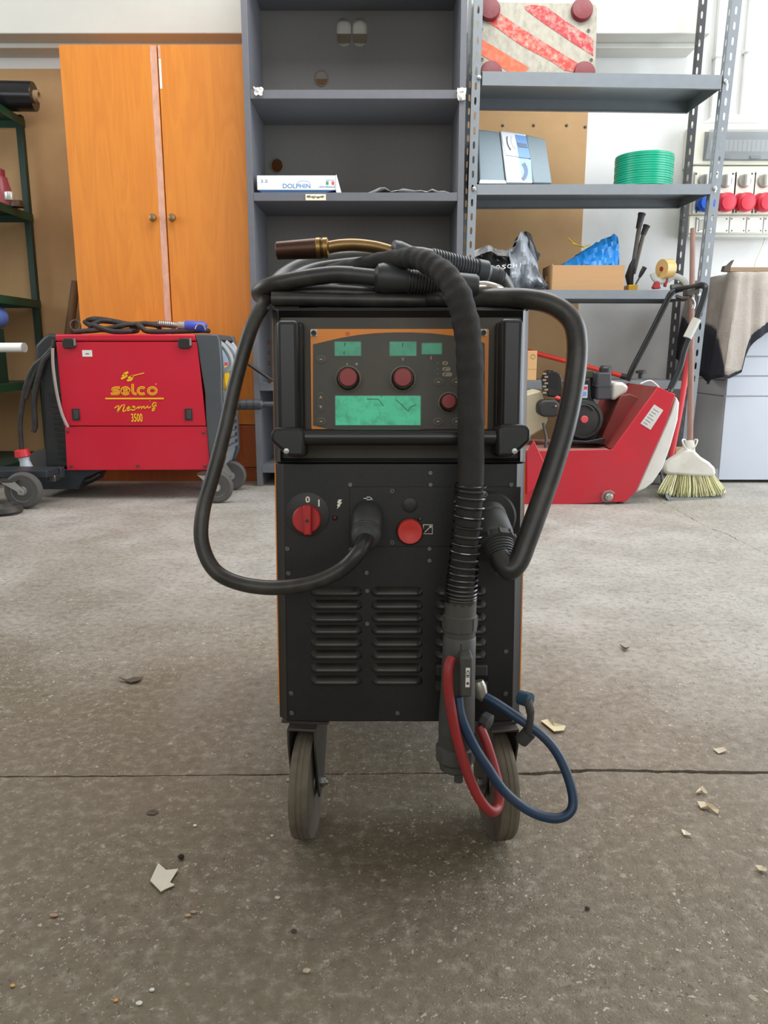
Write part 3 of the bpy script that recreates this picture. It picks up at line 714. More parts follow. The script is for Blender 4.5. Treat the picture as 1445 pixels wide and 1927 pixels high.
# ---- small things on the lower shelf
z4 = shz(3, .75)+.001
c0_ = P(988, 660, 3.60); c1_ = P(1011, 660, 3.60)
cb_ = thing('small_carton', ((c0_.x+c1_.x)/2, 3.64, z4), 'small upright tan cardboard carton standing behind the black welder', 'box')
MB().box(c0_.x, c1_.x, 3.60, 3.68, z4, c0_.z).build('carton_body', mat('tan carton', (206, 162, 112), .75, var=.04), cb_, bevel=.002)
MB().box(c0_.x-.0005, c1_.x+.0005, 3.5995, 3.6805, z4+.05, z4+.0515).build('seam', mat('carton seam', (170, 126, 82), .8), cb_)
pc = P(1003, 671, 3.599); MB().tube([(pc.x+.010*math.cos(i*.393), 3.5995, pc.z+.010*math.sin(i*.393)) for i in range(16)], .0012, 5, closed=True).build('printed_ring', mat('carton seam', (170, 126, 82), .8), cb_)
rb = thing('red_pole', P(1186, 713, 3.70), 'thin bright red pole lying slanted behind the engine of the red machine', 'pole')
MB().cyl(P(960, 652, 3.72), P(1181, 710, 3.70), .011, n=12).build('shaft', mat('red pole paint', (208, 52, 36), .4), rb)
MB().cyl(P(1168, 707, 3.70), P(1184, 711, 3.70), .013, n=12).build('end_cap', black_plastic, rb)
# ================================================================== electrical switch panel on the wall
ED = 4.07
beige = mat('panel beige', (214, 212, 196), .5, var=.03)
ep = thing('switch_panel', (P(1390, 440, ED).x, ED+.05, P(1390, 440, ED).z), 'cream electrical panel with four rotary switches and coloured sockets on the wall', 'electrical panel')
def er(x0, y0, x1, y1, D=ED): a = P(x0, y0, D); b = P(x1, y1, D); return (a.x, b.x, b.z, a.z)
def ebox(name, px, m, d0, d1, parent=ep, bevel=.003):
    xa, xb, za, zb_ = er(*px, D=d0); return MB().box(xa, xb, d0, d1, za, zb_).build(name, m, parent, bevel=bevel)
ebox('breaker_box', (1307, 231, 1500, 310), beige, ED, WALL-.003, bevel=.006)
# tinted breaker window: frame, rail of breakers and clear cover
xa, xb, za, zb_ = er(1326, 247, 1498, 303)
ebox('window_recess', (1327, 248, 1497, 302), mat('panel dark recess', (120, 122, 120), .6), ED-.004, ED-.0005, bevel=0)
n = 18
for i in range(n):
    x = xa+.03+(xb-xa-.06)*i/n
    MB().box(x, x+(xb-xa-.06)/n-.004, ED-.016, ED-.0045, (za+zb_)/2-.026, (za+zb_)/2+.026).build('breaker', white_plastic, ep)
cover = mat('smoked clear cover', (150, 154, 156), .12, var=.02, alpha=.45)
MB().prism([(xa, za), (xb, za), (xb, zb_), (xa+.012, zb_)], ED-.034, ED-.026).build('clear_cover', cover, ep, bevel=.002)
for px in (1355, 1412): ebox('cover_catch', (px, 293, px+20, 299), mat('catch grey', (110, 112, 112), .4), ED-.040, ED-.034)
ebox('socket_box', (1303, 312, 1500, 404), beige, ED+.004, WALL-.003, bevel=.005)
for px in (1306, 1312): pass
MB().cyl(P(1301, 316, ED+.03), P(1309, 316, ED+.03), .010, n=10).build('cable_gland', black_plastic, ep)
sock_red = mat('socket red', (206, 48, 66), .4, var=.05); sock_blue = mat('socket blue', (28, 86, 190), .4, var=.05)
for i, (x0_, cc) in enumerate(((1308.5, sock_blue), (1347, sock_red), (1383, sock_red), (1420, sock_red), (1457, sock_red))):
    wd = 34
    mo = ebox('socket_module', (x0_, 323, x0_+wd, 402), mat('panel beige light', (222, 220, 206), .5, var=.02), ED-.008, ED+.0035)
    c = P(x0_+wd*.50, 341, ED-.008)
    MB().lathe([(.032, 0), (.032, .010), (.028, .014), (.010, .015)], c, (0, -1, 0), 24).build('switch_collar', mat('switch grey', (150, 150, 142), .5), mo)
    MB().box(c.x-.004, c.x+.014, ED-.048, ED-.0225, c.z-.029, c.z+.027).build('switch_knob', mat('switch white', (226, 226, 220), .4), mo, bevel=.003)
    tp2 = P(x0_+wd*.5, 328, ED-.009); MB().box(tp2.x-.022, tp2.x+.022, ED-.0095, ED-.0082, tp2.z-.005, tp2.z+.005).build('label_strip', mat('label yellowed', (236, 232, 206), .6), mo)
    c2 = P(x0_+wd*.48, 381, ED-.008)
    MB().prism(rrect(c2.x-.044, c2.x+.042, c2.z-.042, c2.z+.042, .016), ED-.020, ED-.0082).build('socket_flange', cc, mo, bevel=.003)
    so = MB().lathe([(.044, .010), (.046, .020), (.044, .040), (.034, .048), (.033, .052), (.014, .054)], c2, Vector((.0, -1, -.14)), 28).build('socket_lid', cc, mo)
    for sx, sy in ((.05, .05), (.95, .05), (.05, .96), (.95, .96)):
        q = P(x0_+wd*sx, 323+79*sy, ED-.009); MB().lathe([(.0045, -.001), (.0045, .001), (.002, .001)], q, (0, -1, 0), 8).build('screw', black_plastic, mo)
ebox('lower_box', (1297, 405, 1500, 440), beige, ED+.012, WALL-.003, bevel=.005)
for i, x0_ in enumerate((1311, 1342, 1374, 1406, 1438)):
    pl = ebox('blank_plate', (x0_, 408, x0_+28, 438), mat('panel plate', (216, 216, 208), .5, var=.02), ED+.006, ED+.0118)
    if i == 0: ebox('small_window', (1316, 413, 1330, 432), mat('dusty window', (176, 174, 160), .4), ED+.003, ED+.0058, pl, bevel=.001)
    for sx, sy in ((.1, .13), (.9, .13), (.1, .87), (.9, .87)):
        q = P(x0_+28*sx, 408+30*sy, ED+.006); MB().lathe([(.004, -.001), (.004, .001), (.002, .001)], q, (0, -1, 0), 8).build('screw', dark_steel, pl)
ebox('base_rail', (1294, 437, 1500, 446), mat('panel rail', (204, 204, 196), .5), ED+.03, WALL-.003)
ebox('top_bracket', (1336, 222, 1430, 231), white_plastic, ED+.03, WALL-.003)
ebox('top_bracket', (1370, 215, 1404, 222), white_plastic, ED+.04, WALL-.003)
MB().prism([PZ(1326, 231, ED+.03), PZ(1337, 231, ED+.03), PZ(1337, 221, ED+.03)], ED+.03, WALL-.01).build('top_bracket', white_plastic, ep)
hw = spline([P(1441, 440, WALL-.03), P(1437, 456, WALL-.06), P(1428, 478, WALL-.10), P(1421, 495, WALL-.12), P(1420, 509, WALL-.13)], 6)
tag(MB().tube(hw, .0025, 6).build('hanging_wire', mat('wire cream', (196, 192, 170), .6)), 'thin cream wire hanging from the electrical panel', 'wire')

# ================================================================== white copier with a cloth over it
CD = 3.62
copier_w = mat('copier white', (180, 186, 195), .45, var=.02)
copier_s = mat('copier side lightened', (222, 224, 226), .5, var=.03)  # side colour lifted above the front's to offset shade on that side
xl = P(1361, 800, CD).x; xr = xl+.62; ztop_c = P(1400, 516, CD).z
cz0 = P(1380, 904, CD).z
cp = thing('photocopier', ((xl+xr)/2, CD+.27, 0), 'white office photocopier on castors at the right under a dirty cloth', 'photocopier')
z_b = [cz0] + [P(1400, y, CD).z for y in (746, 708, 671)] + [ztop_c-.012]
MB().box(xl, xr, CD+.012, CD+.54, cz0, ztop_c-.014).build('body', copier_s, cp, bevel=.006)
for i in range(4):
    d_ = MB().box(xl-.001, xr, CD, CD+.0115, z_b[i]+.002, z_b[i+1]-.0025).build('front_panel' if i == 0 or i == 3 else 'paper_drawer', copier_w, cp, bevel=.003)
    if i == 3:
        hx = P(1396, 643, CD); MB().box(hx.x-.015, hx.x+.015, CD-.002, CD+.001, hx.z-.026, hx.z+.026).build('handle_recess', mat('copier recess', (150, 152, 154), .5), d_, bevel=.001)
        MB().box(hx.x-.009, hx.x+.006, CD-.0035, CD-.0005, hx.z-.020, hx.z+.012).build('latch', copier_w, d_, bevel=.001)
for z in (z_b[1], z_b[2]-.02): MB().box(xl-.0012, xl+.01, CD+.02, CD+.53, z-.002, z+.002).build('side_seam', mat('copier seam', (120, 122, 124), .6), cp)
pz = P(1366, 677, CD); MB().box(xl-.003, xl+.001, CD-.001, CD+.012, pz.z-.014, pz.z+.006).build('hinge', dark_steel, cp)
for x, y in ((xl+.03, CD+.07), (xl+.03, CD+.46), (xr-.05, CD+.07), (xr-.05, CD+.46)):
    MB().lathe([(.012, -.012), (.027, -.012), (.030, -.006), (.030, .006), (.027, .012), (.012, .012)], (x, y, .030), (1, 0, 0), 18).build('castor', black_plastic, cp)
    MB().box(x-.012, x+.012, y-.012, y+.012, .052, cz0+.002).build('castor_stem', dark_steel, cp)
# cloth
cl_m = mat('dirty fleece', (164, 156, 147), .95, var=.16, scale=7, bump=.5, bscale=120, dirt=(128, 116, 102), damt=.75, dscale=5)
cl_d = mat('black fleece border', (34, 34, 42), .95, var=.15, bump=.3, bscale=150)
ct = thing('dust_cloth', (xl+.3, CD+.2, ztop_c), 'dirty grey-brown cloth with a black border draped over the white photocopier', 'cloth')
def cloth_path(u):          # u in 0..1: back of the left side -> front corner -> along the front
    if u < .34: k = u/.34; return Vector((xl-.022-.006*math.sin(u*40), CD+.50-(.50+.02)*k, 0))
    if u < .40: k = (u-.34)/.06; return Vector((xl-.022+.05*k, CD-.022-.012*math.sin(math.pi*k), 0))
    k = (u-.40)/.60; return Vector((xl+.028+.57*k, CD-.022-.014*abs(math.sin(u*36)), 0))
zc = lambda y: P(1400, y, CD).z
def hem(u):
    tab = [(0, zc(660)), (.08, zc(688)), (.22, zc(698)), (.32, zc(726)), (.345, zc(708)), (.395, zc(712)), (.415, zc(664)), (.46, zc(640)), (.53, zc(620)), (.65, zc(610)), (1, zc(598))]
    for (a, ya), (b, yb) in zip(tab[:-1], tab[1:]):
        if u <= b: return ya+(yb-ya)*(u-a)/(b-a)
def bord(u):
    tab = [(0, .20), (.28, .24), (.335, .20), (.352, .014), (.40, .014), (.425, .042), (1, .042)]
    for (a, ya), (b, yb) in zip(tab[:-1], tab[1:]):
        if u <= b: return ya+(yb-ya)*(u-a)/(b-a)
def cloth_pt(u, z):
    p = cloth_path(u); f = (ztop_c-z)/.4
    q = .020*f*math.sin(u*43+1.1)*(1 if u > .36 else .7) + .012*f*math.sin(u*81)
    out = Vector((-1, 0, 0)) if u < .34 else (Vector((-.7, -.7, 0)) if u < .40 else Vector((0, -1, 0)))
    z2 = z + (-.016 if u < .3 else 0) + .010*math.sin(u*26)*max(0, 1-f*3)
    return Vector((p.x, p.y, z2)) + out*(abs(q)+.006+.030*f)
def cloth_sheet(zt_f, zb_f, name, m, n=80, mrows=14, top=False):
    vs = []; fs = []
    for i in range(n+1):
        u = i/n; a, b = zt_f(u), zb_f(u)
        rows = [cloth_pt(u, a+(b-a)*j/mrows) for j in range(mrows+1)]
        if top:
            p = rows[0]; c_ = Vector((xl+.31, CD+.25, 0))
            ins = [Vector((p.x+(c_.x-p.x)*k, p.y+(c_.y-p.y)*k, ztop_c+.012*k+.006)) for k in (1, .6, .3, .1, .03)]
            rows = ins + rows
        vs += rows
    r = len(rows)
    for i in range(n):
        for j in range(r-1): fs.append((i*r+j, (i+1)*r+j, (i+1)*r+j+1, i*r+j+1))
    return MB().add(vs, fs).build(name, m, ct, ang=60, solid=.004)
cloth_sheet(lambda u: ztop_c, lambda u: hem(u)+bord(u), 'cloth_sheet', cl_m, top=True)
cloth_sheet(lambda u: hem(u)+bord(u)+.003, hem, 'border', cl_d, mrows=6)
bar = thing('wooden_batten', P(1400, 512, CD+.2), 'thin brown wooden batten with a frayed end lying on the cloth-covered photocopier', 'batten')
bz = ztop_c+.022
ba_ = P(1372, 509, CD+.12); MB().box(ba_.x, xr-.02, CD+.11, CD+.14, bz, bz+.020).build('stick', mat('old batten', (150, 126, 100), .8, stretch=(1, 20, 20)), bar, bevel=.002)
MB().prism([(ba_.x-.030, bz+.002), (ba_.x, bz), (ba_.x, bz+.020), (ba_.x+.014, bz+.052), (ba_.x-.008, bz+.030), (ba_.x-.026, bz+.026)], CD+.108, CD+.142).build('frayed_end', mat('batten end', (92, 82, 70), .9), bar)

# ================================================================== red engine-driven machine
QN, QF = 3.10, 3.50
red = mat('machine red', (186, 32, 48), .38, var=.10, scale=5, dirt=(150, 52, 58), damt=.55, dscale=4)
red_in = mat('machine red dusty', (128, 44, 42), .6, var=.18, scale=6, dirt=(110, 74, 62), damt=.7, dscale=5)
sw = thing('floor_sweeper', (P(1110, 950, QN).x, 3.3, 0), 'red engine-driven floor sweeper with a black tubular handle under the rack', 'sweeper')
side = [(960, 850), (1152, 846), (1238, 728), (1271, 742), (1252, 800), (1196, 926), (1178, 944), (1026, 951), (960, 951)]
sp2 = [PZ(x, y, QN) for x, y in side]
MB().prism(sp2, QN, QN+.006).build('side_plate', red, sw, bevel=.002)
MB().prism(sp2, QF, QF+.006).build('side_plate', red, sw, bevel=.002)
a_, b_, c_ = PZ(1152, 846, QN), PZ(1238, 728, QN), PZ(1271, 742, QN)
# sloping rear tray between the plates
def slab(p, q, t, name, m, y0=QN+.0065, y1=QF-.0005, parent=sw):
    p = Vector(p); q = Vector(q); d = (q-p).normalized(); n_ = Vector((-d.y, d.x))*t
    return MB().prism([p, q, q-n_, p-n_], y0, y1).build(name, m, parent, bevel=.001)
slab(a_, b_, .006, 'rear_tray', red_in)
stp = [PZ(x, y, QN+.1) for x, y in ((1128, 838), (1142, 838), (1210, 752), (1190, 742), (1172, 744))]
MB().prism(stp, QN+.12, QF-.01).build('tray_step', red_in, sw, bevel=.004)
slab(b_, c_, .006, 'top_plate', red)
slab(c_, PZ(1196, 926, QN), .006, 'rear_plate', red)
z_d = PZ(1100, 848, QN)[1]
MB().box(sp2[0][0], a_[0], QN+.0065, QF-.0005, z_d-.008, z_d).build('deck', mat('machine deck dusty', (158, 108, 98), .7, var=.2, dirt=(128, 92, 80), damt=.8, dscale=8), sw)
MB().prism([PZ(990, 852, QN), PZ(1003, 828, QN), PZ(1022, 868, QN), PZ(1022, 900, QN), PZ(990, 930, QN)], QN-.02, QN-.001).build('front_guard', red, sw, bevel=.003)
wg = [(1272, 746), (1278, 758), (1275, 790), (1262, 838), (1247, 880), (1228, 908), (1214, 919), (1195, 927)] + [(1200, 915), (1262, 776)]
MB().prism([PZ(x, y, QN+.012) for x, y in wg], QN+.008, QF-.03).build('rear_hood', mat('hood white', (214, 212, 206), .5, var=.06, dirt=(180, 170, 160), damt=.4), sw, bevel=.006)
# rating plate
rp = [PZ(x, y, QN-.001) for x, y in ((1205, 797), (1231, 761), (1248, 772), (1224, 809))]
pl = MB().prism(rp, QN-.0015, QN-.0002).build('rating_plate', mat('plate silver', (206, 202, 198), .4, .2), sw)
for k in range(6):
    a = Vector(rp[0]).lerp(Vector(rp[1]), .12+.14*k); b = Vector(rp[3]).lerp(Vector(rp[2]), .12+.14*k)
    p, q = a.lerp(b, .15), a.lerp(b, .55+.3*((k*7) % 3)/3); MB().ribbon([p, q], .003, QN-.002, QN-.0016).build('print_line', mat('plate print', (130, 124, 122), .6), pl)
# axle hub, skid and rollers
hb = P(1144, 934, QN)
MB().prism([PZ(x, y, QN-.006) for x, y in ((1131, 936), (1136, 925), (1148, 922), (1158, 927), (1154, 932), (1152, 942), (1142, 946), (1133, 944))], QN-.006, QN-.0005).build('axle_bracket', mat('rusty bracket', (140, 112, 104), .6, .3), sw, bevel=.002)
MB().lathe([(.018, 0), (.016, .012), (.010, .014), (.010, .022)], hb+Vector((0, -.006, 0)), (0, -1, 0), 10).build('axle_nut', steel, sw)
for px, dx in ((1146, 0), (1030, 0)):
    c = G(px, 956); MB().lathe([(.010, 0), (.048, 0), (.052, .01), (.052, .06), (.048, .07), (.010, .07)], (c.x, QN+.03, .0525), (0, 1, 0), 24).build('wheel', rubber, sw)
MB().box(P(1005, 950, QN).x, P(1068, 950, QN).x, QN+.012, QN+.12, .004, .026).build('skid', dark_steel, sw, bevel=.003)
MB().tube(spline([P(1118, 948, QN+.02), P(1128, 955, QN+.02), P(1148, 956, QN+.02), P(1166, 948, QN+.02), P(1170, 942, QN+.02)], 6), .011, 10).build('skid_pipe', dark_steel, sw)
# engine
EN = 3.20
en = MB().prism([PZ(x, y, EN) for x, y in ((1062, 832), (1062, 745), (1072, 722), (1086, 713), (1112, 713), (1114, 745), (1124, 764), (1131, 780), (1130, 812), (1122, 832))], EN, EN+.16).build('engine_shroud', black_paint, sw, bevel=.008, seg=3)
def edisc(px, py, rpx, prof, name, m, parent=en, D=EN, n=32):
    c = P(px, py, D); r = rpx*D/F; return MB().lathe([(r*a, b) for a, b in prof], c, (0, -1, 0), n).build(name, m, parent)
rc = edisc(1096, 789, 37, [(1, 0), (1, .018), (.93, .028), (.80, .030), (.78, .024), (.30, .030), (.1, .030)], 'recoil_cover', black_plastic)
MB().tube(spline([P(x, y, EN-.032) for x, y in ((1084, 765), (1095, 762), (1108, 764), (1117, 772))], 5), .004, 8).build('cover_rib', black_plastic, rc)
edisc(1095.5, 788, 7, [(1, .028), (1, .036), (.8, .040), (.2, .040)], 'centre_cap', mat('faded red cap', (196, 74, 78), .5), rc)
es = [PZ(x, y, EN-.001) for x, y in ((1088, 749), (1090, 724), (1106, 724), (1105, 749))]
stk = MB().prism(es, EN-.002, EN-.0003).build('engine_sticker', mat('sticker pale', (192, 196, 208), .5), en)
MB().prism([PZ(x, y, EN-.002) for x, y in ((1091, 733), (1091.5, 727), (1105, 727), (1104.5, 733))], EN-.0032, EN-.0022).build('sticker_band', mat('sticker red', (196, 56, 62), .5), stk)
MB().prism([PZ(x, y, EN-.002) for x, y in ((1090, 745), (1091, 737), (1103.5, 737), (1103, 745))], EN-.0032, EN-.0022).build('sticker_block', mat('sticker blue', (120, 146, 196), .5), stk)
ex_ = [PZ(x, y, EN) for x, y in ((1120, 752), (1123, 701), (1148, 701), (1149, 751))]
af = MB().prism(ex_, EN-.02, EN+.11).build('fuel_tank', mat('engine grey plastic', (62, 62, 66), .55, var=.1), sw, bevel=.006)
MB().prism([PZ(x, y, EN) for x, y in ((1119.5, 727), (1119.6, 725), (1149.4, 725), (1149.6, 727))], EN-.022, EN+.112).build('seam_rib', mat('engine grey plastic', (62, 62, 66), .55), af)
edz = P(1139, 702, EN+.04); MB().lathe([(.026, 0), (.026, .02), (.020, .028), (.020, .030)], edz, (0, 0, 1), 14).build('tank_cap', black_plastic, af)
MB().prism([PZ(x, y, EN+.05) for x, y in ((1100, 712), (1100, 698), (1116, 696), (1118, 712))], EN+.05, EN+.12).build('carburettor_cover', mat('engine olive', (70, 66, 48), .6), sw, bevel=.004)
wt = [PZ(x, y, EN+.06) for x, y in ((1146, 752), (1150, 720), (1168, 719), (1180, 727), (1176, 737), (1154, 752))]
MB().prism(wt, EN+.03, EN+.20).build('white_tank', mat('tank white', (208, 204, 194), .5, var=.05), sw, bevel=.012, seg=3)
mf = MB().prism([PZ(x, y, EN+.04) for x, y in ((1026, 745), (1023, 712), (1028, 698), (1042, 697), (1052, 707), (1056, 740), (1044, 746))], EN-.01, EN+.10).build('exhaust_guard', black_paint, sw, bevel=.005)
for k in range(7):
    q = P(1025+1.1*(k % 2)*3, 703+6*k, EN-.012); MB().box(q.x-.008, q.x+.006, EN-.014, EN-.009, q.z-.004, q.z+.003).build('guard_slot', mat('slot light', (150, 132, 112), .7), mf)
for k in range(5):
    q = P(1036+3.4*k, 699+1.5*k, EN+.0); MB().box(q.x-.002, q.x+.004, EN-.012, EN+.08, q.z-.06, q.z+.004).build('fin', black_paint, mf)
arx = MB().prism([(P(1031, 768, EN-.03).x+x, P(1031, 768, EN-.03).z+z) for x, z in rrect(-.042, .042, -.034, .034, .026, 6)], EN-.06, EN+.02).build('air_filter', black_plastic, sw, bevel=.008, seg=3)
q = P(1046, 764, EN-.066); MB().lathe([(.005, 0), (.005, .006)], q+Vector((0, .006, 0)), (0, -1, 0), 8).build('filter_screw', steel, arx)
q = P(1049, 749, EN-.03); MB().ell(q, .012, .012, .009).build('primer_bulb', mat('primer red', (200, 60, 62), .4), sw)
MB().prism([PZ(x, y, EN) for x, y in ((1064, 832), (1064, 826), (1100, 828), (1134, 822), (1136, 828), (1130, 834))], EN-.03, EN+.14).build('engine_base', black_paint, sw, bevel=.004)
MB().prism([PZ(x, y, EN+.1) for x, y in ((985, 828), (985, 742), (1016, 734), (1026, 752), (1032, 790), (1024, 806))], EN+.08, EN+.24).build('beige_housing', mat('housing beige', (190, 180, 152), .55, var=.06), sw, bevel=.008)
MB().tube([P(1022, 796, EN+.02), P(1028, 824, EN), P(1026, 842, EN)], .006, 8).build('linkage', dark_steel, sw)
# handle
hm = mat('handle black tube', (40, 42, 43), .35, .4, var=.1)
h1 = spline([P(1181, 716, 3.46), P(1190, 694, 3.45), P(1222, 632, 3.43), P(1251, 574, 3.40), P(1262, 553, 3.39), P(1276, 545, 3.38), P(1300, 541, 3.28), P(1318, 537, 3.17), P(1327, 540, 3.13), P(1327, 552, 3.12), P(1312, 598, 3.12), P(1296, 637, 3.12), P(1287, 662, 3.12), P(1280, 690, 3.12), P(1263, 728, 3.12), P(1259, 738, 3.115)], 8)
hd = MB().tube(h1, .0125, 12).build('handle_frame', hm, sw)
MB().tube([P(1311, 600, 3.118), P(1293, 636, 3.118)], .017, 14).build('grip_sleeve', mat('grip grey', (186, 184, 174), .6), hd)
lv = spline([P(1273, 557, 3.36), P(1284, 561, 3.30), P(1296, 559, 3.26), P(1302, 562, 3.25), P(1306, 572, 3.25), P(1304, 581, 3.25)], 6)
MB().tube(lv, .0065, 8).build('brake_lever', steel, hd)
MB().tube(spline([P(1272, 561, 3.35), P(1285, 566, 3.3), P(1296, 560, 3.26)], 6), .003, 6).build('cable', black_plastic, hd)
for px, py in ((1307, 548), (1296, 551)):
    q = P(px, py, 3.22); MB().box(q.x-.014, q.x+.014, 3.20, 3.25, q.z-.012, q.z+.012).build('lever_clamp', dark_steel, hd, bevel=.003)
q = P(1205, 712, 3.40); MB().lathe([(.010, 0), (.010, .02), (.022, .022), (.022, .032), (.01, .036)], q, (0, 0, 1), 14).build('adjuster_knob', black_plastic, sw)
MB().tube(spline([P(x, y, 3.28) for x, y in ((1205, 722), (1222, 716), (1233, 722), (1240, 729))], 6), .003, 6).build('control_cable', white_plastic, sw)

# ================================================================== broom and dustpan
BZ = 3.27
br_h = thing('broom', G(1300, 934), 'old broom with a white head and faded green bristles in front of the copier', 'broom')
hb_, ht_ = P(1298, 850, BZ), P(1303.5, 430, 3.47)
MB().tube([hb_, hb_.lerp(ht_, .35), hb_.lerp(ht_, .7), ht_], [.0125, .0125, .0118, .010], 12).build('handle', mat('worn wood handle', (128, 96, 84), .6, var=.2, scale=6, stretch=(12, 12, .6)), br_h)
hp = [(1249, 886), (1252, 874), (1266, 864), (1278, 857), (1284, 850), (1289, 845), (1307, 845), (1311, 851), (1320, 860), (1336, 870), (1346, 880), (1348, 890), (1345, 898), (1300, 896), (1256, 893)]
hd_ = MB().prism([PZ(x, y, BZ-.025) for x, y in hp], BZ-.025, BZ+.028).build('head', mat('broom head white', (206, 202, 192), .5, var=.08, dirt=(168, 158, 140), damt=.45, dscale=14), br_h, bevel=.012, seg=3)
MB().lathe([(.022, 0), (.019, .03), (.016, .05)], P(1298, 851, BZ), ht_-hb_, 16).build('socket', mat('broom head white', (206, 202, 192), .5), hd_)
for s in (-1, 1):
    MB().tube(spline([P(1298+s*4, 850, BZ-.02), P(1298+s*12, 836, BZ-.02), P(1298+s*14, 828, BZ-.01), P(1298+s*9, 828, BZ), P(1298+s*6, 838, BZ)], 5), .0035, 6).build('hanging_loop', mat('broom head white', (206, 202, 192), .5), hd_)
random.seed(31)
tuft_mats = [mat('bristle straw', (224, 216, 178), .8, var=.15, scale=60), mat('bristle green', (186, 186, 130), .8, var=.15, scale=60)]
for k, mt in enumerate(tuft_mats):
    o = MB()
    for i in range(230):
        u = random.random(); row = random.uniform(-.02, .02)
        a = P(1256+88*u, 893, BZ+row); xb = 1236+130*u
        b = P(xb + random.uniform(-2, 2), 931+9*math.sin(math.pi*u)-7*abs(u-.5)+random.uniform(-4, 1), BZ+row*2.4)
        b.z = max(b.z, .006)
        m1 = a.lerp(b, .55) + Vector((random.uniform(-.004, .004), 0, 0))
        o.tube([a, m1, b], [.0012, .0020, .0014], 3)
    t_ = o.build('bristles', mt, br_h); t_['kind'] = 'stuff'
o = MB()
for i in range(150):
    u = random.random(); row = random.uniform(-.03, .03); a = P(1238+126*u, 921+10*math.sin(math.pi*u)-4*abs(u-.5), BZ+row*1.6); b = a+Vector((random.uniform(-.006, .006), 0, -.030)); b.z = max(.005, b.z); a.z = max(a.z, .02)
    o.tube([a, b], [.0020, .0012], 3)
t_ = o.build('bristle_tips', mat('bristle dirty green', (120, 128, 84), .85, var=.2, scale=60), br_h); t_['kind'] = 'stuff'
dp = thing('dustpan', G(1290, 940), 'grey dustpan with a long red handle standing under the broom', 'dustpan')
dm = mat('dustpan grey', (120, 122, 124), .5, .2, var=.1)
fl_, fr_ = G(1262, 943), G(1358, 938); bl2, br2 = G(1246, 916), G(1352, 916)
d_ = Vector((0, 0, .004))
MB().hexa([fl_, fr_, fr_+d_, fl_+d_, bl2, br2, br2+d_, bl2+d_]).build('pan', dm, dp)
MB().hexa([fl_, bl2, bl2+Vector((-.008, 0, .075)), fl_+Vector((-.008, .02, .012)), fl_+Vector((-.006, 0, 0)), bl2+Vector((-.006, 0, 0)), bl2+Vector((-.014, 0, .075)), fl_+Vector((-.014, .02, .012))]).build('side_wall', dm, dp)
MB().hexa([bl2, br2, br2+Vector((0, .02, .08)), bl2+Vector((0, .02, .08)), bl2+Vector((0, .006, 0)), br2+Vector((0, .006, 0)), br2+Vector((0, .026, .08)), bl2+Vector((0, .026, .08))]).build('back_wall', dm, dp)
MB().tube([P(1258, 884, 3.44), P(1280, 770, 3.47), P(1301, 640, 3.50)], [.013, .013, .014], 12).build('handle', mat('red dustpan handle', (190, 52, 58), .5, var=.15), dp)
MB().tube([bl2+Vector((.02, .012, .06)), P(1258, 886, 3.44)], [.010, .012], 10).build('handle_stem', dm, dp)
c = P(1281, 868, 3.50); tag(MB().box(c.x-.025, c.x+.03, 3.505, 3.535, 0, P(1281, 842, 3.51).z).build('cardboard_scrap', card, bevel=.001), 'brown cardboard piece standing behind the red dustpan handle', 'cardboard')
# ================================================================== green shelving unit at the left edge
gx = P(58, 480, 4.12).x
green = mat('shelf green enamel', (16, 68, 46), .4, var=.12)
green_d = mat('shelf dark green', (18, 50, 36), .45, var=.15)
gr = thing('green_shelving', (gx-.45, 3.8, 0), 'dark green metal shelving unit cut off by the left edge of the picture', 'shelving')
def gpost(x, y): MB().box(x-.016, x+.016, y-.016, y+.016, 0, P(40, 216, 4.12).z).build('post', green_d, gr, bevel=.002)
for x in (gx, gx-.9):
    for y in (4.13, 3.48): gpost(x, y)
GZ = []
for py in (222, 402, 565, 716, 850):
    z = P(50, py, 4.12).z; GZ.append(z)
    s = MB().box(gx-.915, gx+.015, 3.465, 4.145, z-.004, z).build('shelf', mat('shelf top', (44, 62, 50), .6) if py > 700 else green, gr)
    for a in ((gx-.915, gx+.015, 3.462, 3.4645), (gx-.915, gx+.015, 4.1455, 4.148)): MB().box(a[0], a[1], a[2], a[3], z-.038, z).build('shelf_lip', green, s)
    MB().box(gx+.0155, gx+.018, 3.462, 4.148, z-.038, z).build('shelf_lip', green, s)
# roll of black film on the top
fr0, fr1 = P(-160, 190, 4.02), P(66, 191, 4.02); rr_ = .066
fz = GZ[0]+rr_+.001; ax = Vector((1, .06, -.0))
e = Vector((fr1.x, fr1.y, fz))
fl = thing('film_roll', (e.x-.3, e.y, GZ[0]), 'roll of shiny black stretch film with a cardboard core on the green shelving', 'film roll')
MB().lathe([(.030, 0), (rr_-.002, 0), (rr_, -.004), (rr_, -.60), (.030, -.60)], e, ax, 36).build('film', mat('black stretch film', (24, 26, 30), .18, var=.2, scale=6, bump=.2, bscale=12), fl)
MB().lathe([(.020, -.55), (.020, .022), (.029, .022), (.029, -.55)], e, ax, 28).build('core_tube', mat('core card', (176, 150, 116), .8), fl)
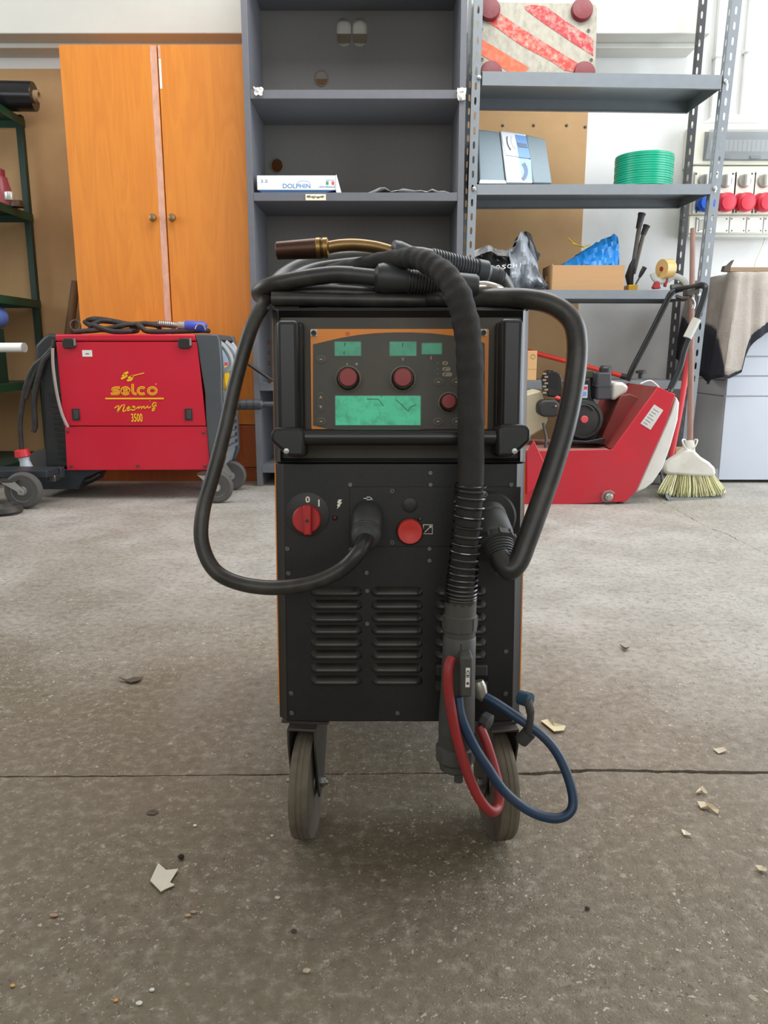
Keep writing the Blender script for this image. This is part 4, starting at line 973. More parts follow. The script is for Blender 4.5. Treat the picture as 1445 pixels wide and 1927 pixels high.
# small things on the second green shelf
z = GZ[1]+.001
bo = thing('pink_bottle', (P(8, 380, 3.95).x, 3.95, z), 'translucent pink plastic bottle on the green shelf under the film roll', 'bottle')
k = 3.95/F
bc = P(4, 385, 3.95)
MB().lathe([(.030, 0), (.052, .004), (.054, .05), (.046, .085), (.036, .12), (.034, .135), (.022, .14)], (bc.x, 3.95, z), (0, 0, 1), 24).build('bottle_body', mat('pink plastic', (176, 78, 92), .35, var=.1, alpha=.9), bo)
MB().lathe([(.026, .136), (.026, .168), (.020, .172)], (bc.x, 3.95, z), (0, 0, 1), 20).build('cap', mat('pink plastic dark', (156, 56, 72), .4), bo)
c = P(4, 384, 3.70); tag(MB().lathe([(.020, 0), (.022, .003), (.022, .034), (.018, .038)], (c.x, 3.78, z), (0, 0, 1), 20).build('tin_can', mat('tin', (206, 204, 196), .3, .6)), 'small shiny tin standing before the pink bottle on the green shelf', 'tin')
c = P(28, 396, 3.9); tag(MB().lathe([(.034, 0), (.034, .010), (.028, .030), (.012, .032)], (c.x-.01, 3.95, z), (0, 0, 1), 18).build('brown_puck', mat('brown plastic', (84, 58, 40), .5)), 'small dark brown lid lying beside the pink bottle', 'lid')
# blue roll and white tube
c = P(-13, 596, 3.75); z = GZ[3]+.001
bl_ = thing('blue_drum', (c.x, 3.75, c.z-.085), 'blue rimmed drum end poking in at the left edge above the white tube', 'drum')
MB().lathe([(.040, 0), (.052, 0), (.054, .006), (.054, .16), (.040, .16)], (c.x+.0, 3.66, c.z), (-.1, 1, 0), 28).build('drum_rim', mat('drum blue', (96, 122, 196), .4), bl_)
MB().lathe([(.040, -.002), (.02, -.003)], (c.x, 3.66, c.z), (-.1, 1, 0), 24).build('drum_face', mat('drum navy', (22, 30, 66), .5), bl_)
MB().box(c.x-.05, c.x+.02, 3.70, 3.80, GZ[3]+.001, c.z-.055).build('drum_stand', green_d, bl_)
tb = thing('white_tube', P(-60, 654, 3.55), 'straight white plastic tube sticking out from the green shelving', 'tube')
e0, e1 = P(-200, 654, 3.60), P(46, 654, 3.42)
MB().cyl(e0, e1, .0205, n=24).build('tube_body', mat('tube white', (244, 244, 238), .35, var=.02), tb)
ad = (e1-e0).normalized(); MB().lathe([(.017, -.001), (.0208, 0), (.0208, .003), (.016, .003)], e1-ad*.003, ad, 24).build('end_ring', mat('tube rim', (206, 206, 198), .4), tb)
# leaning brown tube behind
a, b = G(112, 905), P(143, 530, 4.1); a = Vector((P(96, 900, 3.95).x, 3.95, .012))
tag(MB().cyl(a, P(143, 530, 4.12), .022, n=14).build('brown_tube', mat('brown tube', (124, 92, 62), .7)), 'long brown cardboard tube leaning against the wall left of the wardrobe', 'tube')

# ================================================================== red welder on wheels
VN, VF = 3.20, 3.54
wred = mat('welder red', (198, 14, 46), .42, var=.06, scale=4, dirt=(176, 58, 66), damt=.25, dscale=3)
wgrey = mat('welder grey plastic', (72, 76, 80), .42, var=.08)
wlight = mat('welder light grey', (150, 154, 158), .4, var=.05)
wdr = thing('red_welder', (P(260, 900, VN).x, 3.46, 0), 'red and grey wheeled welding machine standing in front of the wardrobe', 'welding machine')
pz = lambda x, y, D=VN: PZ(x, y, D)
low = [pz(122, 803), pz(389, 803), pz(396, 884), pz(126, 885)]
upp = [pz(106, 644), pz(371, 644), pz(388, 801), pz(120, 801)]
top = [pz(104, 629), pz(366, 629), pz(371, 642), pz(105, 642)]
MB().prism([pz(106, 632), pz(368, 632), pz(395, 882), pz(127, 882)], VN+.012, VF-.012).build('cabinet', wred, wdr)
MB().prism(low, VN, VN+.0115).build('lower_side_panel', wred, wdr, bevel=.002)
upo = MB().prism(upp, VN-.002, VN+.0115).build('upper_side_panel', wred, wdr, bevel=.002)
MB().prism(top, VN-.004, VF).build('lid', wred, wdr, bevel=.006)
MB().prism(low, VF-.0115, VF).build('lower_side_panel', wred, wdr); MB().prism(upp, VF-.0115, VF).build('upper_side_panel', wred, wdr)
for px in (131, 348):
    xa, za_ = pz(px-12, 637); xb, zb2 = pz(px+12, 656)
    MB().prism(rrect(xa, xb, zb2, za_, .010), VN-.016, VN-.0045).build('latch', black_plastic, upo, bevel=.003)
    xa, za_ = pz(px+10, 637); MB().box(xa, xa+.008, VN-.017, VN-.003, za_-.028, za_).build('latch_spring', steel, upo)
for px in (143, 355):
    c = P(px, 780, VN-.003); fr_ = MB().box(c.x-.016, c.x+.016, VN-.006, VN-.0025, c.z-.024, c.z+.024).build('push_lock', black_plastic, upo, bevel=.001)
    MB().box(c.x-.008, c.x+.010, VN-.008, VN-.0055, c.z-.018, c.z+.018).build('lock_tab', mat('lock grey', (64, 60, 62), .4), fr_, bevel=.001)
c = P(164, 665, VN-.003); sk = MB().box(c.x-.020, c.x+.020, VN-.0032, VN-.0021, c.z-.013, c.z+.013).build('white_sticker', paper, upo)
MB().box(c.x-.006, c.x+.008, VN-.0038, VN-.0031, c.z-.004, c.z+.001).build('sticker_print', mat('plate print', (130, 124, 122), .6), sk)
for px, py in ((127, 812), (383, 814), (134, 877), (259, 877), (386, 877)):
    q = P(px, py, VN-.001); MB().lathe([(.006, 0), (.006, .003), (.002, .004)], q, (0, -1, 0), 10).build('screw', dark_steel, wdr)
# yellow printing
yel = mat('print yellow', (240, 190, 24), .5, var=.03); K = VN/F*1.005
def lz(x, y): return Vector(pz(x, y, VN-.003))
Y0, Y1 = VN-.0036, VN-.0022
def strokes(name, paths, wpx, m=yel, y0=Y0, y1=Y1):
    o = MB()
    for pth in paths: o.ribbon([lz(x, y) for x, y in pth], wpx*K, y0, y1)
    return o.build(name, m, upo)
def cp_(cx, cy, rx, ry, a0, a1, n=14): return [(cx+rx*math.cos(math.radians(a0+(a1-a0)*i/n)), cy-ry*math.sin(math.radians(a0+(a1-a0)*i/n))) for i in range(n+1)]
S_ = [(225, 730)] + cp_(217, 733.2, 6.5, 3.6, 90, 180, 6)[0:] + [(212, 735), (221, 736)] + cp_(219, 738.5, 5, 3.2, 60, -90, 6) + [(209, 741.5)]
letters = [[(225.5, 729.8), (217, 729.8), (213, 731), (211.4, 733.2), (212.5, 735), (216, 735.6), (220, 735.6), (223, 736.5), (223.6, 738.6), (222, 740.6), (218, 741.2), (208.5, 741.2)],
           [(229, 735.6), (243, 735.6)] + cp_(236, 735.5, 7, 6.2, 0, 330, 18), [(249.5, 722.5), (249.5, 737), (251, 740), (254, 741.4), (257, 741.4)],
           cp_(267, 735.5, 7.2, 6.2, 45, 315, 16), cp_(286.5, 735.5, 7.4, 6.2, 0, 360, 20)]
strokes('brand_lettering', letters, 4.6)
strokes('lettering_inline', [l for l in letters], .9, wred, VN-.0044, VN-.0036)
strokes('brand_rule', [[(198, 750), (308, 750)]], 2.6)
strokes('registered_dot', [cp_(293.5, 723, 1.2, 1.2, 0, 330, 8)], 1.8, mat('print pink', (222, 96, 96), .5))
strokes('spark_emblem', [[(228, 713), (234, 710), (239, 706)], [(239, 716), (246, 715), (249, 711)], [(241, 711.5), (251, 707.5)], [(230, 708), (236, 705)], [(233, 704), (241, 700.5)]], 3.8)
strokes('emblem_tail', [[(246, 709), (256, 705.5), (271, 702)]], 1.6)
neo = [[(215.5, 768), (221, 764), (224, 763.5), (222.5, 769), (220, 777)], [(220, 777), (225, 769), (229, 763), (234.5, 761.2), (233, 767), (231, 773), (232, 774.5), (236, 772.5)],
       [(236, 772.5), (241, 769.5), (244, 767), (243, 765.2), (239.5, 767.5), (238, 771), (240, 773), (245, 771.5)], [(245, 771.5)] + cp_(250.5, 768.2, 4, 3.8, 140, 480, 14) + [(257, 769)],
       [(257, 769), (260, 765.5), (261.5, 765.5), (260.5, 769.5), (264, 765.5), (266, 765), (265.5, 769.5), (269.5, 765), (271.5, 764.5), (271, 768), (273.5, 768.5)],
       [(273.5, 768.5), (279, 763), (278, 767), (280, 767.8), (284, 765)], [(281.6, 754.6), (282.4, 754.2)],
       [(293.5, 758), (289.5, 757.6), (286.5, 761.5), (287, 765), (290.5, 764), (294, 758), (292, 766), (289, 773), (286.5, 773.5), (287, 769), (294.5, 763.5)]]
strokes('script_lettering', neo, 1.8)
text('model_number', '3500', T((lz(257.5, 786).x, VN-.0030, lz(257.5, 786).y)), 1, yel, upo, fit=(21*K, 15.5*K), off=.015, ext=.0006)
# plastic front
fr_p = [pz(367, 629), pz(410, 629), pz(414, 640), pz(418, 690), pz(418, 735), pz(424, 862), pz(416, 886), pz(396, 886), pz(388, 790), pz(386, 740), pz(378, 690), pz(371, 644)]
MB().prism(fr_p, VN-.006, VN+.03).build('front_cheek', wgrey, wdr, bevel=.006)
MB().prism(fr_p, VF-.03, VF+.006).build('front_cheek', wgrey, wdr, bevel=.006)
MB().prism([pz(367, 629), pz(406, 629), pz(411, 640), pz(372, 640)], VN+.0305, VF-.0305).build('front_top', wgrey, wdr, bevel=.004)
fx = pz(414, 720)[0]
MB().prism([pz(372, 641), pz(398, 641), pz(408, 700), pz(411, 735), pz(416, 862), pz(410, 884), pz(398, 884), pz(388, 790)], VN+.031, VF-.031).build('front_body', wlight, wdr)
def fpt(py, t): # a point on the welder's front face; t = 0 near edge .. 1 far edge
    x = pz(404 + (py-640)*.06, py)[0]; return Vector((x, VN+.03+(VF-VN-.06)*t, pz(400, py)[1]))
for t0, t1, ya, yb, m, nm, off in ((.10, .48, 655, 694, mat('welder display', (150, 170, 190), .3), 'control_panel', .014), (.55, .9, 655, 694, mat('welder panel white', (206, 208, 212), .35), 'control_panel', .014), (.12, .9, 695, 712, black_plastic, 'dark_band', .012), (.25, .45, 683, 690, mat('sticker red', (196, 56, 62), .5), 'red_label', .016)):
    a, b, c_, d_ = fpt(ya, t0), fpt(ya, t1), fpt(yb, t1), fpt(yb, t0); o_ = Vector((off, 0, 0))
    MB().hexa([a+o_, b+o_, c_+o_, d_+o_, a-o_, b-o_, c_-o_, d_-o_]).build(nm, m, wdr)
y_ = fpt(712, .35); MB().lathe([(.055, 0), (.055, .017), (.04, .019)], y_, (1, 0, .05), 24).build('yellow_disc', mat('disc yellow', (226, 178, 40), .45), wdr)
for k in range(9):
    py = 744+13*k; a, b = fpt(py, .08), fpt(py, .92); MB().box(a.x+.002, a.x+.012+.002*k/3, a.y, b.y, a.z-.008, a.z+.004).build('vent_fin', mat('vent grey', (112, 116, 120), .5), wdr)
for t in (.02, .52):
    a = spline([fpt(642, t)+Vector((.004, 0, 0)), fpt(655, t+.05)+Vector((.030, 0, 0)), fpt(675, t+.08)+Vector((.050, 0, 0)), fpt(692, t+.10)+Vector((.045, 0, 0)), fpt(700, t+.11)+Vector((.010, 0, 0))], 6)
    MB().tube(a, .012, 10).build('front_handle', mat('handle silver', (186, 190, 192), .3, .5), wdr)
# rear bottle holder and tray (left end)
rear = [pz(70, 634), pz(80, 627), pz(98, 629), pz(104, 640), pz(126, 884), pz(76, 884), pz(66, 720), pz(56, 680), pz(55, 650)]
MB().prism(rear, VN+.05, VF-.05).build('rear_shell', mat('welder black plastic', (40, 44, 46), .5, var=.1), wdr, bevel=.012, seg=3)
for k in range(12):
    q = P(104+k*1.9, 742+11*k, VN+.045); MB().box(q.x-.03, q.x+.02, VN+.043, VN+.0495, q.z-.004, q.z+.004).build('vent_slot', black_plastic, wdr)
tray = mat('tray slate', (52, 58, 64), .45, .3, var=.08)
MB().prism([pz(60, 886), pz(190, 886), pz(150, 903), pz(140, 924), pz(60, 924)], VN+.04, VF).build('bottle_tray', tray, wdr, bevel=.003)
MB().tube(spline([P(150, 905, VN+.08), P(165, 903, VN+.08), P(180, 896, VN+.08), P(188, 890, VN+.08)], 5), .008, 8).build('tray_lug', dark_steel, wdr)
eye = P(142, 613, VN+.12); MB().tube([(eye.x+.020*math.cos(i*.3927), VN+.12, eye.z+.022*math.sin(i*.3927)) for i in range(16)], .005, 8, closed=True).build('lifting_eye', dark_steel, wdr)
MB().cyl((eye.x, VN+.12, eye.z-.022), (eye.x, VN+.12, pz(142, 630)[1]), .007, n=8).build('eye_shank', dark_steel, wdr)
tyre = mat('grey tyre', (78, 76, 74), .7, var=.12); rim = mat('castor rim', (170, 172, 172), .35, .6)
def castor(name, c, r, wd, parent, fork_top, ax=(0, 1, 0), swing=.03):
    c = Vector(c); ax = Vector(ax).normalized()
    w_ = MB().lathe([(r*.60, -wd*.45), (r*.86, -wd*.5), (r*.98, -wd*.32), (r, 0), (r*.98, wd*.32), (r*.86, wd*.5), (r*.60, wd*.45)], c, ax, 32).build('wheel', tyre, parent)
    MB().lathe([(r*.12, -wd*.50), (r*.25, -wd*.48), (r*.28, -wd*.30), (r*.52, -wd*.30), (r*.60, -wd*.47), (r*.60, wd*.47), (r*.52, wd*.30), (r*.28, wd*.30), (r*.25, wd*.48), (r*.12, wd*.5)], c, ax, 28).build('wheel_hub', rim, w_)
    top = Vector((c.x-swing, c.y, fork_top))
    for s in (-1, 1):
        d_ = ax*(wd*.5+.006)*s; e_ = ax*.003*s
        poly = [top+Vector((-.030, 0, 0)), top+Vector((.030, 0, 0)), c+Vector((.016, 0, 0)), c+Vector((.010, 0, -.014)), c+Vector((-.010, 0, -.014)), c+Vector((-.016, 0, .0))]
        MB().add([p+d_ for p in poly]+[p+d_+e_ for p in poly], [tuple(range(6)), tuple(range(11, 5, -1))]+[(i, i+6, (i+1) % 6+6, (i+1) % 6) for i in range(6)]).build('fork', mat('zinc bright', (190, 192, 190), .3, .8), w_)
    MB().lathe([(.035, 0), (.035, .006), (.02, .010)], (top.x, top.y, fork_top-.002), (0, 0, 1), 18).build('swivel', dark_steel, w_)
    MB().cyl(c-ax*(wd*.5+.012), c+ax*(wd*.5+.012), .006, n=8).build('axle', steel, w_)
    return w_
zc_ = P(404, 887, VN).z
c = G(410, 946); castor('wheel', (c.x, c.y, .067), .067, .032, wdr, zc_, swing=.045)
c2 = G(437, 922); castor('wheel', (c2.x, c2.y, .067), .067, .032, wdr, zc_, swing=.045)
c3 = P(170, 905, 3.30); MB().lathe([(.03, 0), (.085, .004), (.09, .02), (.085, .036), (.03, .04)], (P(112, 900, 3.62).x, 3.46, .0905), (0, 1, 0), 28).build('rear_wheel', tyre, wdr)
# welder cables at the rear
for pts, r, m in ((((104, 640), (98, 662), (82, 680), (70, 720), (64, 760), (66, 800), (62, 812)), .012, rubber), (((103, 650), (84, 672), (64, 690), (50, 722), (42, 760), (38, 800), (41, 850)), .010, rubber), (((101, 655), (76, 680), (58, 720), (48, 750)), .009, rubber)):
    MB().tube(spline([P(x, y, VN+.03) for x, y in pts], 7), r, 10).build('rear_cable', m, wdr)
MB().tube(spline([P(x, y, VN-.012) for x, y in ((99, 655), (100, 690), (107, 740), (117, 780), (128, 804))], 7), .0065, 8).build('gas_hose', mat('hose grey', (150, 138, 132), .5), wdr)
pg = P(41, 850, VN+.03)
MB().lathe([(.022, 0), (.030, .004), (.032, .03), (.026, .034)], pg+Vector((0, 0, .01)), (.12, 0, -1), 20).build('plug_ring', mat('plug red', (206, 48, 54), .45), wdr)
MB().lathe([(.024, .03), (.020, .05), (.028, .085), (.026, .10)], pg+Vector((0, 0, .01)), (.18, 0, -1), 18).build('power_plug', mat('plug pale', (196, 204, 210), .45), wdr)
# coiled torch lying on top of the red welder
wt_z = pz(250, 629)[1]+.001
tc_ = thing('coiled_torch', (P(265, 628, VN+.1).x, VN+.12, wt_z), 'coiled black welding torch with a blue handle lying on the red welder', 'welding torch')
random.seed(17)
def tpt(px, py, d): p = P(px, py, VN+d); p.z = max(p.z, wt_z+.012); return p
for a in (((140, 626, .1), (175, 622, .09), (205, 618, .08), (235, 612, .08), (262, 610, .1), (300, 610, .12)), ((165, 603, .2), (178, 600, .14), (205, 603, .12), (235, 609, .1), (265, 612, .12)), ((160, 606, .24), (172, 612, .10), (190, 604, .1), (222, 606, .13), (250, 614, .2)), ((168, 618, .12), (200, 621, .10), (230, 623, .10), (258, 620, .13), (250, 612, .24), (190, 604, .26), (166, 608, .18)), ((258, 609, .06), (266, 616, .05), (280, 624, .06), (330, 624, .06), (380, 622, .08), (392, 623, .14)), ((256, 612, .1), (272, 609, .08), (296, 613, .07), (300, 618, .1)), ((176, 612, .05), (210, 624, .05), (245, 625, .06), (258, 622, .12))):
    MB().tube(spline([tpt(*p) for p in a], 7), .0105, 10).build('cable', rubber, tc_)
coil = []
for i in range(90):
    t = i/89; q = tpt(297+33*t, 609+3*t, .07); a = t*9*2*math.pi; coil.append(q+Vector((0, math.cos(a)*.013, math.sin(a)*.013)))
MB().tube(coil, .0025, 6).build('strain_spring', steel, tc_)
MB().lathe([(.010, 0), (.010, .08), (.016, .085), (.018, .12), (.014, .122)], tpt(297, 609, .07), tpt(345, 613, .07)-tpt(297, 609, .07), 16).build('connector', mat('connector silver', (176, 178, 176), .3, .6), tc_)
MB().tube([tpt(347, 613, .07), tpt(352, 613, .07), tpt(384, 615, .07), tpt(388, 616, .07)], [.016, .021, .021, .015], 18).build('handle', mat('torch blue', (62, 84, 180), .4), tc_)
q = tpt(377, 617, .045); MB().tube([(q.x+.020*math.cos(a*.3), VN+.045, q.z-.008+.022*math.sin(a*.3)) for a in range(0, 11)], .0035, 8).build('trigger_ring', steel, tc_)
# grip and rod seen between the red welder and the black one
zr = P(470, 762, 3.45)
gp = thing('plug_lead', (P(440, 762, 3.42).x, 3.42, P(440, 762, 3.42).z), 'black ribbed welding plug sticking out of the red welder front', 'plug')
a, b = P(418, 762, 3.42), P(508, 761, 3.42)
L_ = (b-a).length; prof = [(.012, 0)]
for i in range(5): prof += [(.0235, L_*(.12+.14*i)), (.0235, L_*(.23+.14*i)), (.0205, L_*(.235+.14*i)), (.0205, L_*(.255+.14*i))]
prof += [(.018, L_*.84), (.013, L_*.86), (.013, L_*1.25)]
MB().lathe(prof, a, b-a, 20).build('ribbed_grip', mat('grip charcoal', (58, 60, 64), .45), gp)
ro = thing('steel_lever', (P(440, 660, 3.5).x, 3.5, P(440, 660, 3.5).z), 'thin dark lever rod with a pale handle behind the hanging black cable', 'lever')
MB().cyl(P(420, 652, 3.48), P(512, 716, 3.52), .0075, n=10).build('rod', mat('rod dark', (52, 46, 44), .45, .4), ro)
MB().tube(spline([P(436, 646, 3.44), P(442, 654, 3.44), P(450, 672, 3.44), P(458, 688, 3.44), P(457, 694, 3.44)], 5), .009, 8).build('handle', mat('handle silver', (186, 190, 192), .3, .5), ro)
# ================================================================== grey platform trolley, left
ft = thing('platform_trolley', (P(20, 950, 3.06).x, 3.1, 0), 'slate grey platform trolley on a swivel castor at the left edge', 'trolley')
zt1 = P(40, 886, 3.04).z; zt0 = P(40, 899, 3.04).z
xe = P(88, 890, 3.04).x
MB().box(xe-.62, xe, 3.04, 3.15, zt0, zt1).build('deck', tray, ft, bevel=.002)
MB().box(xe-.62, xe+.01, 3.1505, 3.19, zt0-.02, zt1-.004).build('deck_frame', tray, ft, bevel=.002)
MB().box(xe-.03, xe+.005, 3.10, 3.15, zt0-.025, zt0-.001).build('corner_bracket', steel, ft, bevel=.001)
c = G(48, 957); castor('wheel', (c.x, c.y+.0, .074), .074, .034, ft, zt0-.008, swing=.05)
MB().box(c.x-.095, c.x-.005, c.y-.04, c.y+.05, zt0-.004, zt0-.0005).build('castor_plate', dark_steel, ft)
c = G(-60, 957); castor('wheel', (c.x-.25, c.y, .074), .074, .034, ft, zt0-.008, swing=.05)
c = G(10, 969)
tag(MB().lathe([(.03, .0), (.066, .002), (.072, .012), (.068, .028), (.060, .034), (.040, .030), (.03, .012)], (c.x-.02, c.y+.03, 0), (0, 0, 1), 28).build('rubber_foot', rubber), 'black rubber ring lying on the floor at the left edge', 'rubber ring')
# ================================================================== the black welder in the foreground
o_b = P(750, 1358, .885); o_t = P(750, 578, .930)
OM = Vector((0, o_b.y, o_b.z)); UM = Vector((0, o_t.y-o_b.y, o_t.z-o_b.z)).normalized(); IN = Vector((0, UM.z, -UM.y))
XM = Matrix(((1, 0, 0, OM.x), (0, IN.y, UM.y, OM.y), (0, IN.z, UM.z, OM.z), (0, 0, 0, 1)))
XI = XM.inverted()
def MP(px, py, off=0.0):                 # point in front of the (leaning) front plate by off metres
    r = ray(px, py); t = ((OM - IN*off) - CAM).dot(IN)/r.dot(IN); return CAM + r*t
def ML(px, py, off=0.0): p = XI @ MP(px, py, off); return (p.x, p.z)
def KM(off=0.0): return (.93-off)/F       # metres per pixel near the front
def mrect(x0, y0, x1, y1, off=0.0):
    a = ML(x0, y0, off); b = ML(x1, y1, off); return a[0], b[0], b[1], a[1]
MW = thing('black_welder', (.018, 1.16, 0), 'black wheeled welding machine with orange edges and green displays, centre foreground', 'welding machine')
def mbox(name, px, m, o0, o1, parent=MW, bevel=.0, seg=2):
    xa, xb, za, zb_ = mrect(*px, off=o0); return MB(XM).box(xa, xb, -o0, -o1, za, zb_).build(name, m, parent, bevel=bevel, seg=seg)
def mround(name, px, r, m, o0, o1, parent=MW, bevel=.0):
    xa, xb, za, zb_ = mrect(*px, off=o0); return MB(XM).prism(rrect(xa, xb, za, zb_, r*KM()), -o0, -o1).build(name, m, parent, bevel=bevel)
def mlathe(name, px, py, prof, m, off=0.0, parent=MW, n=28, ax=(0, -1, 0)):   # prof radius in px
    x, z = ML(px, py, off); k = KM(off)
    return MB(XM).lathe([(r*k, h) for r, h in prof], (x, -off, z), ax, n).build(name, m, parent)
XL = (ML(509, 700)[0]+ML(521, 1300)[0])/2; XR = (ML(996, 700)[0]+ML(985, 1300)[0])/2; ZT = ML(750, 577)[1]
orange = mat('welder orange', (232, 138, 40), .45, var=.05)
zmid = ML(750, 872)[1]
# cabinet, orange side panels, chamfered front casing
MB(XM).box(XL+.006, XR-.006, .022, .60, .006, ZT-.004).build('cabinet', black_paint, MW)
for s, x in ((0, XL), (1, XR)):
    a, b = (x, x+.0045) if s == 0 else (x-.0045, x)
    sp_ = MB(XM).box(a, b, .016, .60, .016, ZT-.012).build('side_panel', orange, MW)
    for k in range(5): pass
MB(XM).box(XL+.002, XR-.002, .006, .60, ZT-.004, ZT).build('top_plate', black_paint, MW, bevel=.0015)
ch = .013
MB(XM).prismz([(XL+.001, .0155), (XL+.004, .0155-.003), (XL+ch, 0), (XR-ch, 0), (XR-.004, .0125), (XR-.001, .0155), (XR-.006, .0215), (XL+.006, .0215)], .0, zmid).build('lower_front', black_paint, MW, bevel=.0012)
# upper hood frame: bevelled border around the recessed control field
fx0, fx1, fz0, fz1 = mrect(526, 590, 978, 872)
rec = .014
ring_o = [(XL+.001, zmid+.0005), (XR-.001, zmid+.0005), (XR-.001, ZT), (XL+.001, ZT)]
ring_f = [(XL+.010, zmid+.0015), (XR-.010, zmid+.0015), (XR-.010, ZT-.004), (XL+.010, ZT-.004)]
ring_i = [(fx0, zmid+.006), (fx1, zmid+.006), (fx1, fz1-.004), (fx0, fz1-.004)]
vs = [(x, -.002, z) for x, z in ring_f] + [(x, rec*.5, z) for x, z in ring_i] + [(x, .0215, z) for x, z in ring_o] + [(x, .0215, z) for x, z in ring_i] + [(x, .012, z) for x, z in ring_o]
fs = []
for i in range(4):
    j = (i+1) % 4; fs += [(i, j, 4+j, 4+i), (8+i, 12+i, 12+j, 8+j), (i, 16+i, 16+j, j), (16+i, 8+i, 8+j, 16+j), (4+i, 4+j, 12+j, 12+i)]
MB(XM).add(vs, fs).build('hood_frame', mat('hood black', (34, 35, 36), .38, var=.12, dirt=(66, 60, 52), damt=.3), MW, bevel=.001)
field = mat('control field', (66, 62, 55), .55, var=.14, scale=10, dirt=(92, 84, 70), damt=.6, dscale=8)
MB(XM).box(fx0-.004, fx1+.004, rec*.5, .0205, zmid+.004, fz1).build('control_field', field, MW)
# small slots on the left side of the frame
for y in (644, 664, 683, 716): mbox('side_slot', (503, y-4, 508, y+5), black_plastic, -.03, -.04)
# ---- control panel (orange sheet, dark overlay)
cp0 = -.0069
pnl = mround('control_panel', (584, 619, 917, 808), 3, orange, -.0045, -.0068)
ov = [ML(x, y, -.004) for x, y in ((589, 801), (589, 648), (610, 643), (640, 636), (672, 630.5), (705, 627), (740, 625.5), (775, 625.5), (810, 627), (845, 631), (875, 635), (900, 641), (912, 646), (912, 800), (904, 803), (897, 807), (617, 807), (604, 804))]
ovm = mat('overlay graphite', (72, 69, 62), .5, var=.10, scale=12, dirt=(98, 88, 72), damt=.55, dscale=10)
MB(XM).prism(ov, .0039, .0045).build('overlay', ovm, pnl)
lcd = mat('lcd green', (94, 236, 184), .35, var=.10, scale=26, dirt=(44, 110, 84), damt=.55, dscale=70)
lcd2 = mat('lcd dark green', (76, 178, 142), .35, var=.10, scale=30, dirt=(40, 92, 74), damt=.5, dscale=60)
bez = mat('bezel line', (104, 112, 98), .5)
for r, mm in (((630, 643.5, 679, 669.5), lcd2), ((733.5, 643.5, 783, 669.5), lcd2), ((794, 646, 831, 666.5), lcd2), ((631, 745, 791, 800), lcd)):
    b_ = mround('display_bezel', (r[0]-1.5, r[1]-1.5, r[2]+1.5, r[3]+1.5), 2, bez, -.0034, -.0039, pnl)
    mround('display', r, 1, mm, -.0028, -.0034, b_)
crk = mat('lcd stain', (34, 88, 68), .5)
random.seed(8)
def mstroke(name, pths, wpx, m, off, parent):
    o = MB(XM)
    for p_ in pths: o.ribbon([Vector(ML(x, y, off)) for x, y in p_], wpx*KM(), -off, -off+.0005)
    return o.build(name, m, parent)
mstroke('scratch', [[(690, 751), (712, 751), (716, 757), (722, 764)], [(718, 742), (717, 748)], [(745, 752), (758, 764), (768, 774)], [(768, 774), (772, 766), (783, 762)]], 1.0, crk, -.0024, pnl)
mstroke('scratch', [[(649, 645), (648.5, 651)], [(647.5, 661), (647.5, 667)], [(758, 645), (757.5, 653)]], 1.6, crk, -.0024, pnl)
red_knob = mat('knob red', (150, 58, 58), .5, var=.10)
def knob(px, py, r):
    mlathe('knob_ring', px, py+1.5, [(r*1.16, 0), (r*1.16, .0008), (r*1.04, .0012), (r*1.04, 0)], mat('knob ring', (120, 106, 84), .5), -.0039, pnl)
    k_ = MB(XM); x, z = ML(px, py+1, -.004); kk = KM(); vs = []; fs = []; n = 36
    for lv, (f, h) in enumerate(((1.0, .0), (1.0, .003), (.98, .012), (.90, .016))):
        for i in range(n):
            a = 2*math.pi*i/n; rr = r*kk*f*(1 - (.045 if i % 3 == 0 else 0)); vs.append((x+rr*math.cos(a), .0038-h, z+rr*math.sin(a)))
    for lv in range(3):
        for i in range(n): fs.append((lv*n+i, lv*n+(i+1) % n, (lv+1)*n+(i+1) % n, (lv+1)*n+i))
    fs.append(tuple(range(3*n, 4*n)))
    kb = k_.add(vs, fs).build('knob', black_plastic, pnl)
    x, z = ML(px, py-.5, .012)
    MB(XM).lathe([(r*.80*kk, 0), (r*.80*kk, .0035), (r*.72*kk, .0048), (r*.2*kk, .005)], (x, -.0115, z), (0, -1, 0), 30).build('knob_cap', red_knob, kb)
knob(655, 711, 20.5); knob(758, 711, 20.5); knob(844, 756, 16.5)
btn_m = mat('button grey', (112, 106, 92), .55, var=.1); icon = mat('icon pale', (200, 190, 165), .6)
def btn(px, py, rx=9.5, ry=7.5):
    x, z = ML(px, py, -.0035); k = KM()
    b_ = MB(XM).prism([(x+rx*k*math.cos(i*.262), z+ry*k*math.sin(i*.262)) for i in range(24)], .0026, .0039).build('button', btn_m, pnl, bevel=.0005)
    MB(XM).prism([(x+rx*k*.8*math.cos(i*.262), z+ry*k*.75*math.sin(i*.262)) for i in range(24)], .0022, .0027).build('button_face', ovm, b_)
    mstroke('button_mark', [[(px-2.5, py), (px+2.5, py)]], 1.6, icon, -.0020, b_)
for p in ((604, 676), (604, 793), (825, 719), (859, 719), (824, 793), (859, 793)): btn(*p)
rk_ = mround('rocker', (596.5, 738, 610.5, 776), 6.5, btn_m, -.0028, -.0039, pnl, bevel=.0004)
mround('rocker_face', (598, 739.5, 609, 774.5), 5, ovm, -.0022, -.0029, rk_)
for y, d in ((747, -1), (766, 1)):
    MB(XM).prism([ML(x, yy, -.002) for x, yy in ((600.5, y-d*2.5), (606.5, y-d*2.5), (603.5, y+d*3.0))][:: 1], .0017, .0023).build('arrow', mat('arrow tan', (196, 168, 130), .6), rk_)
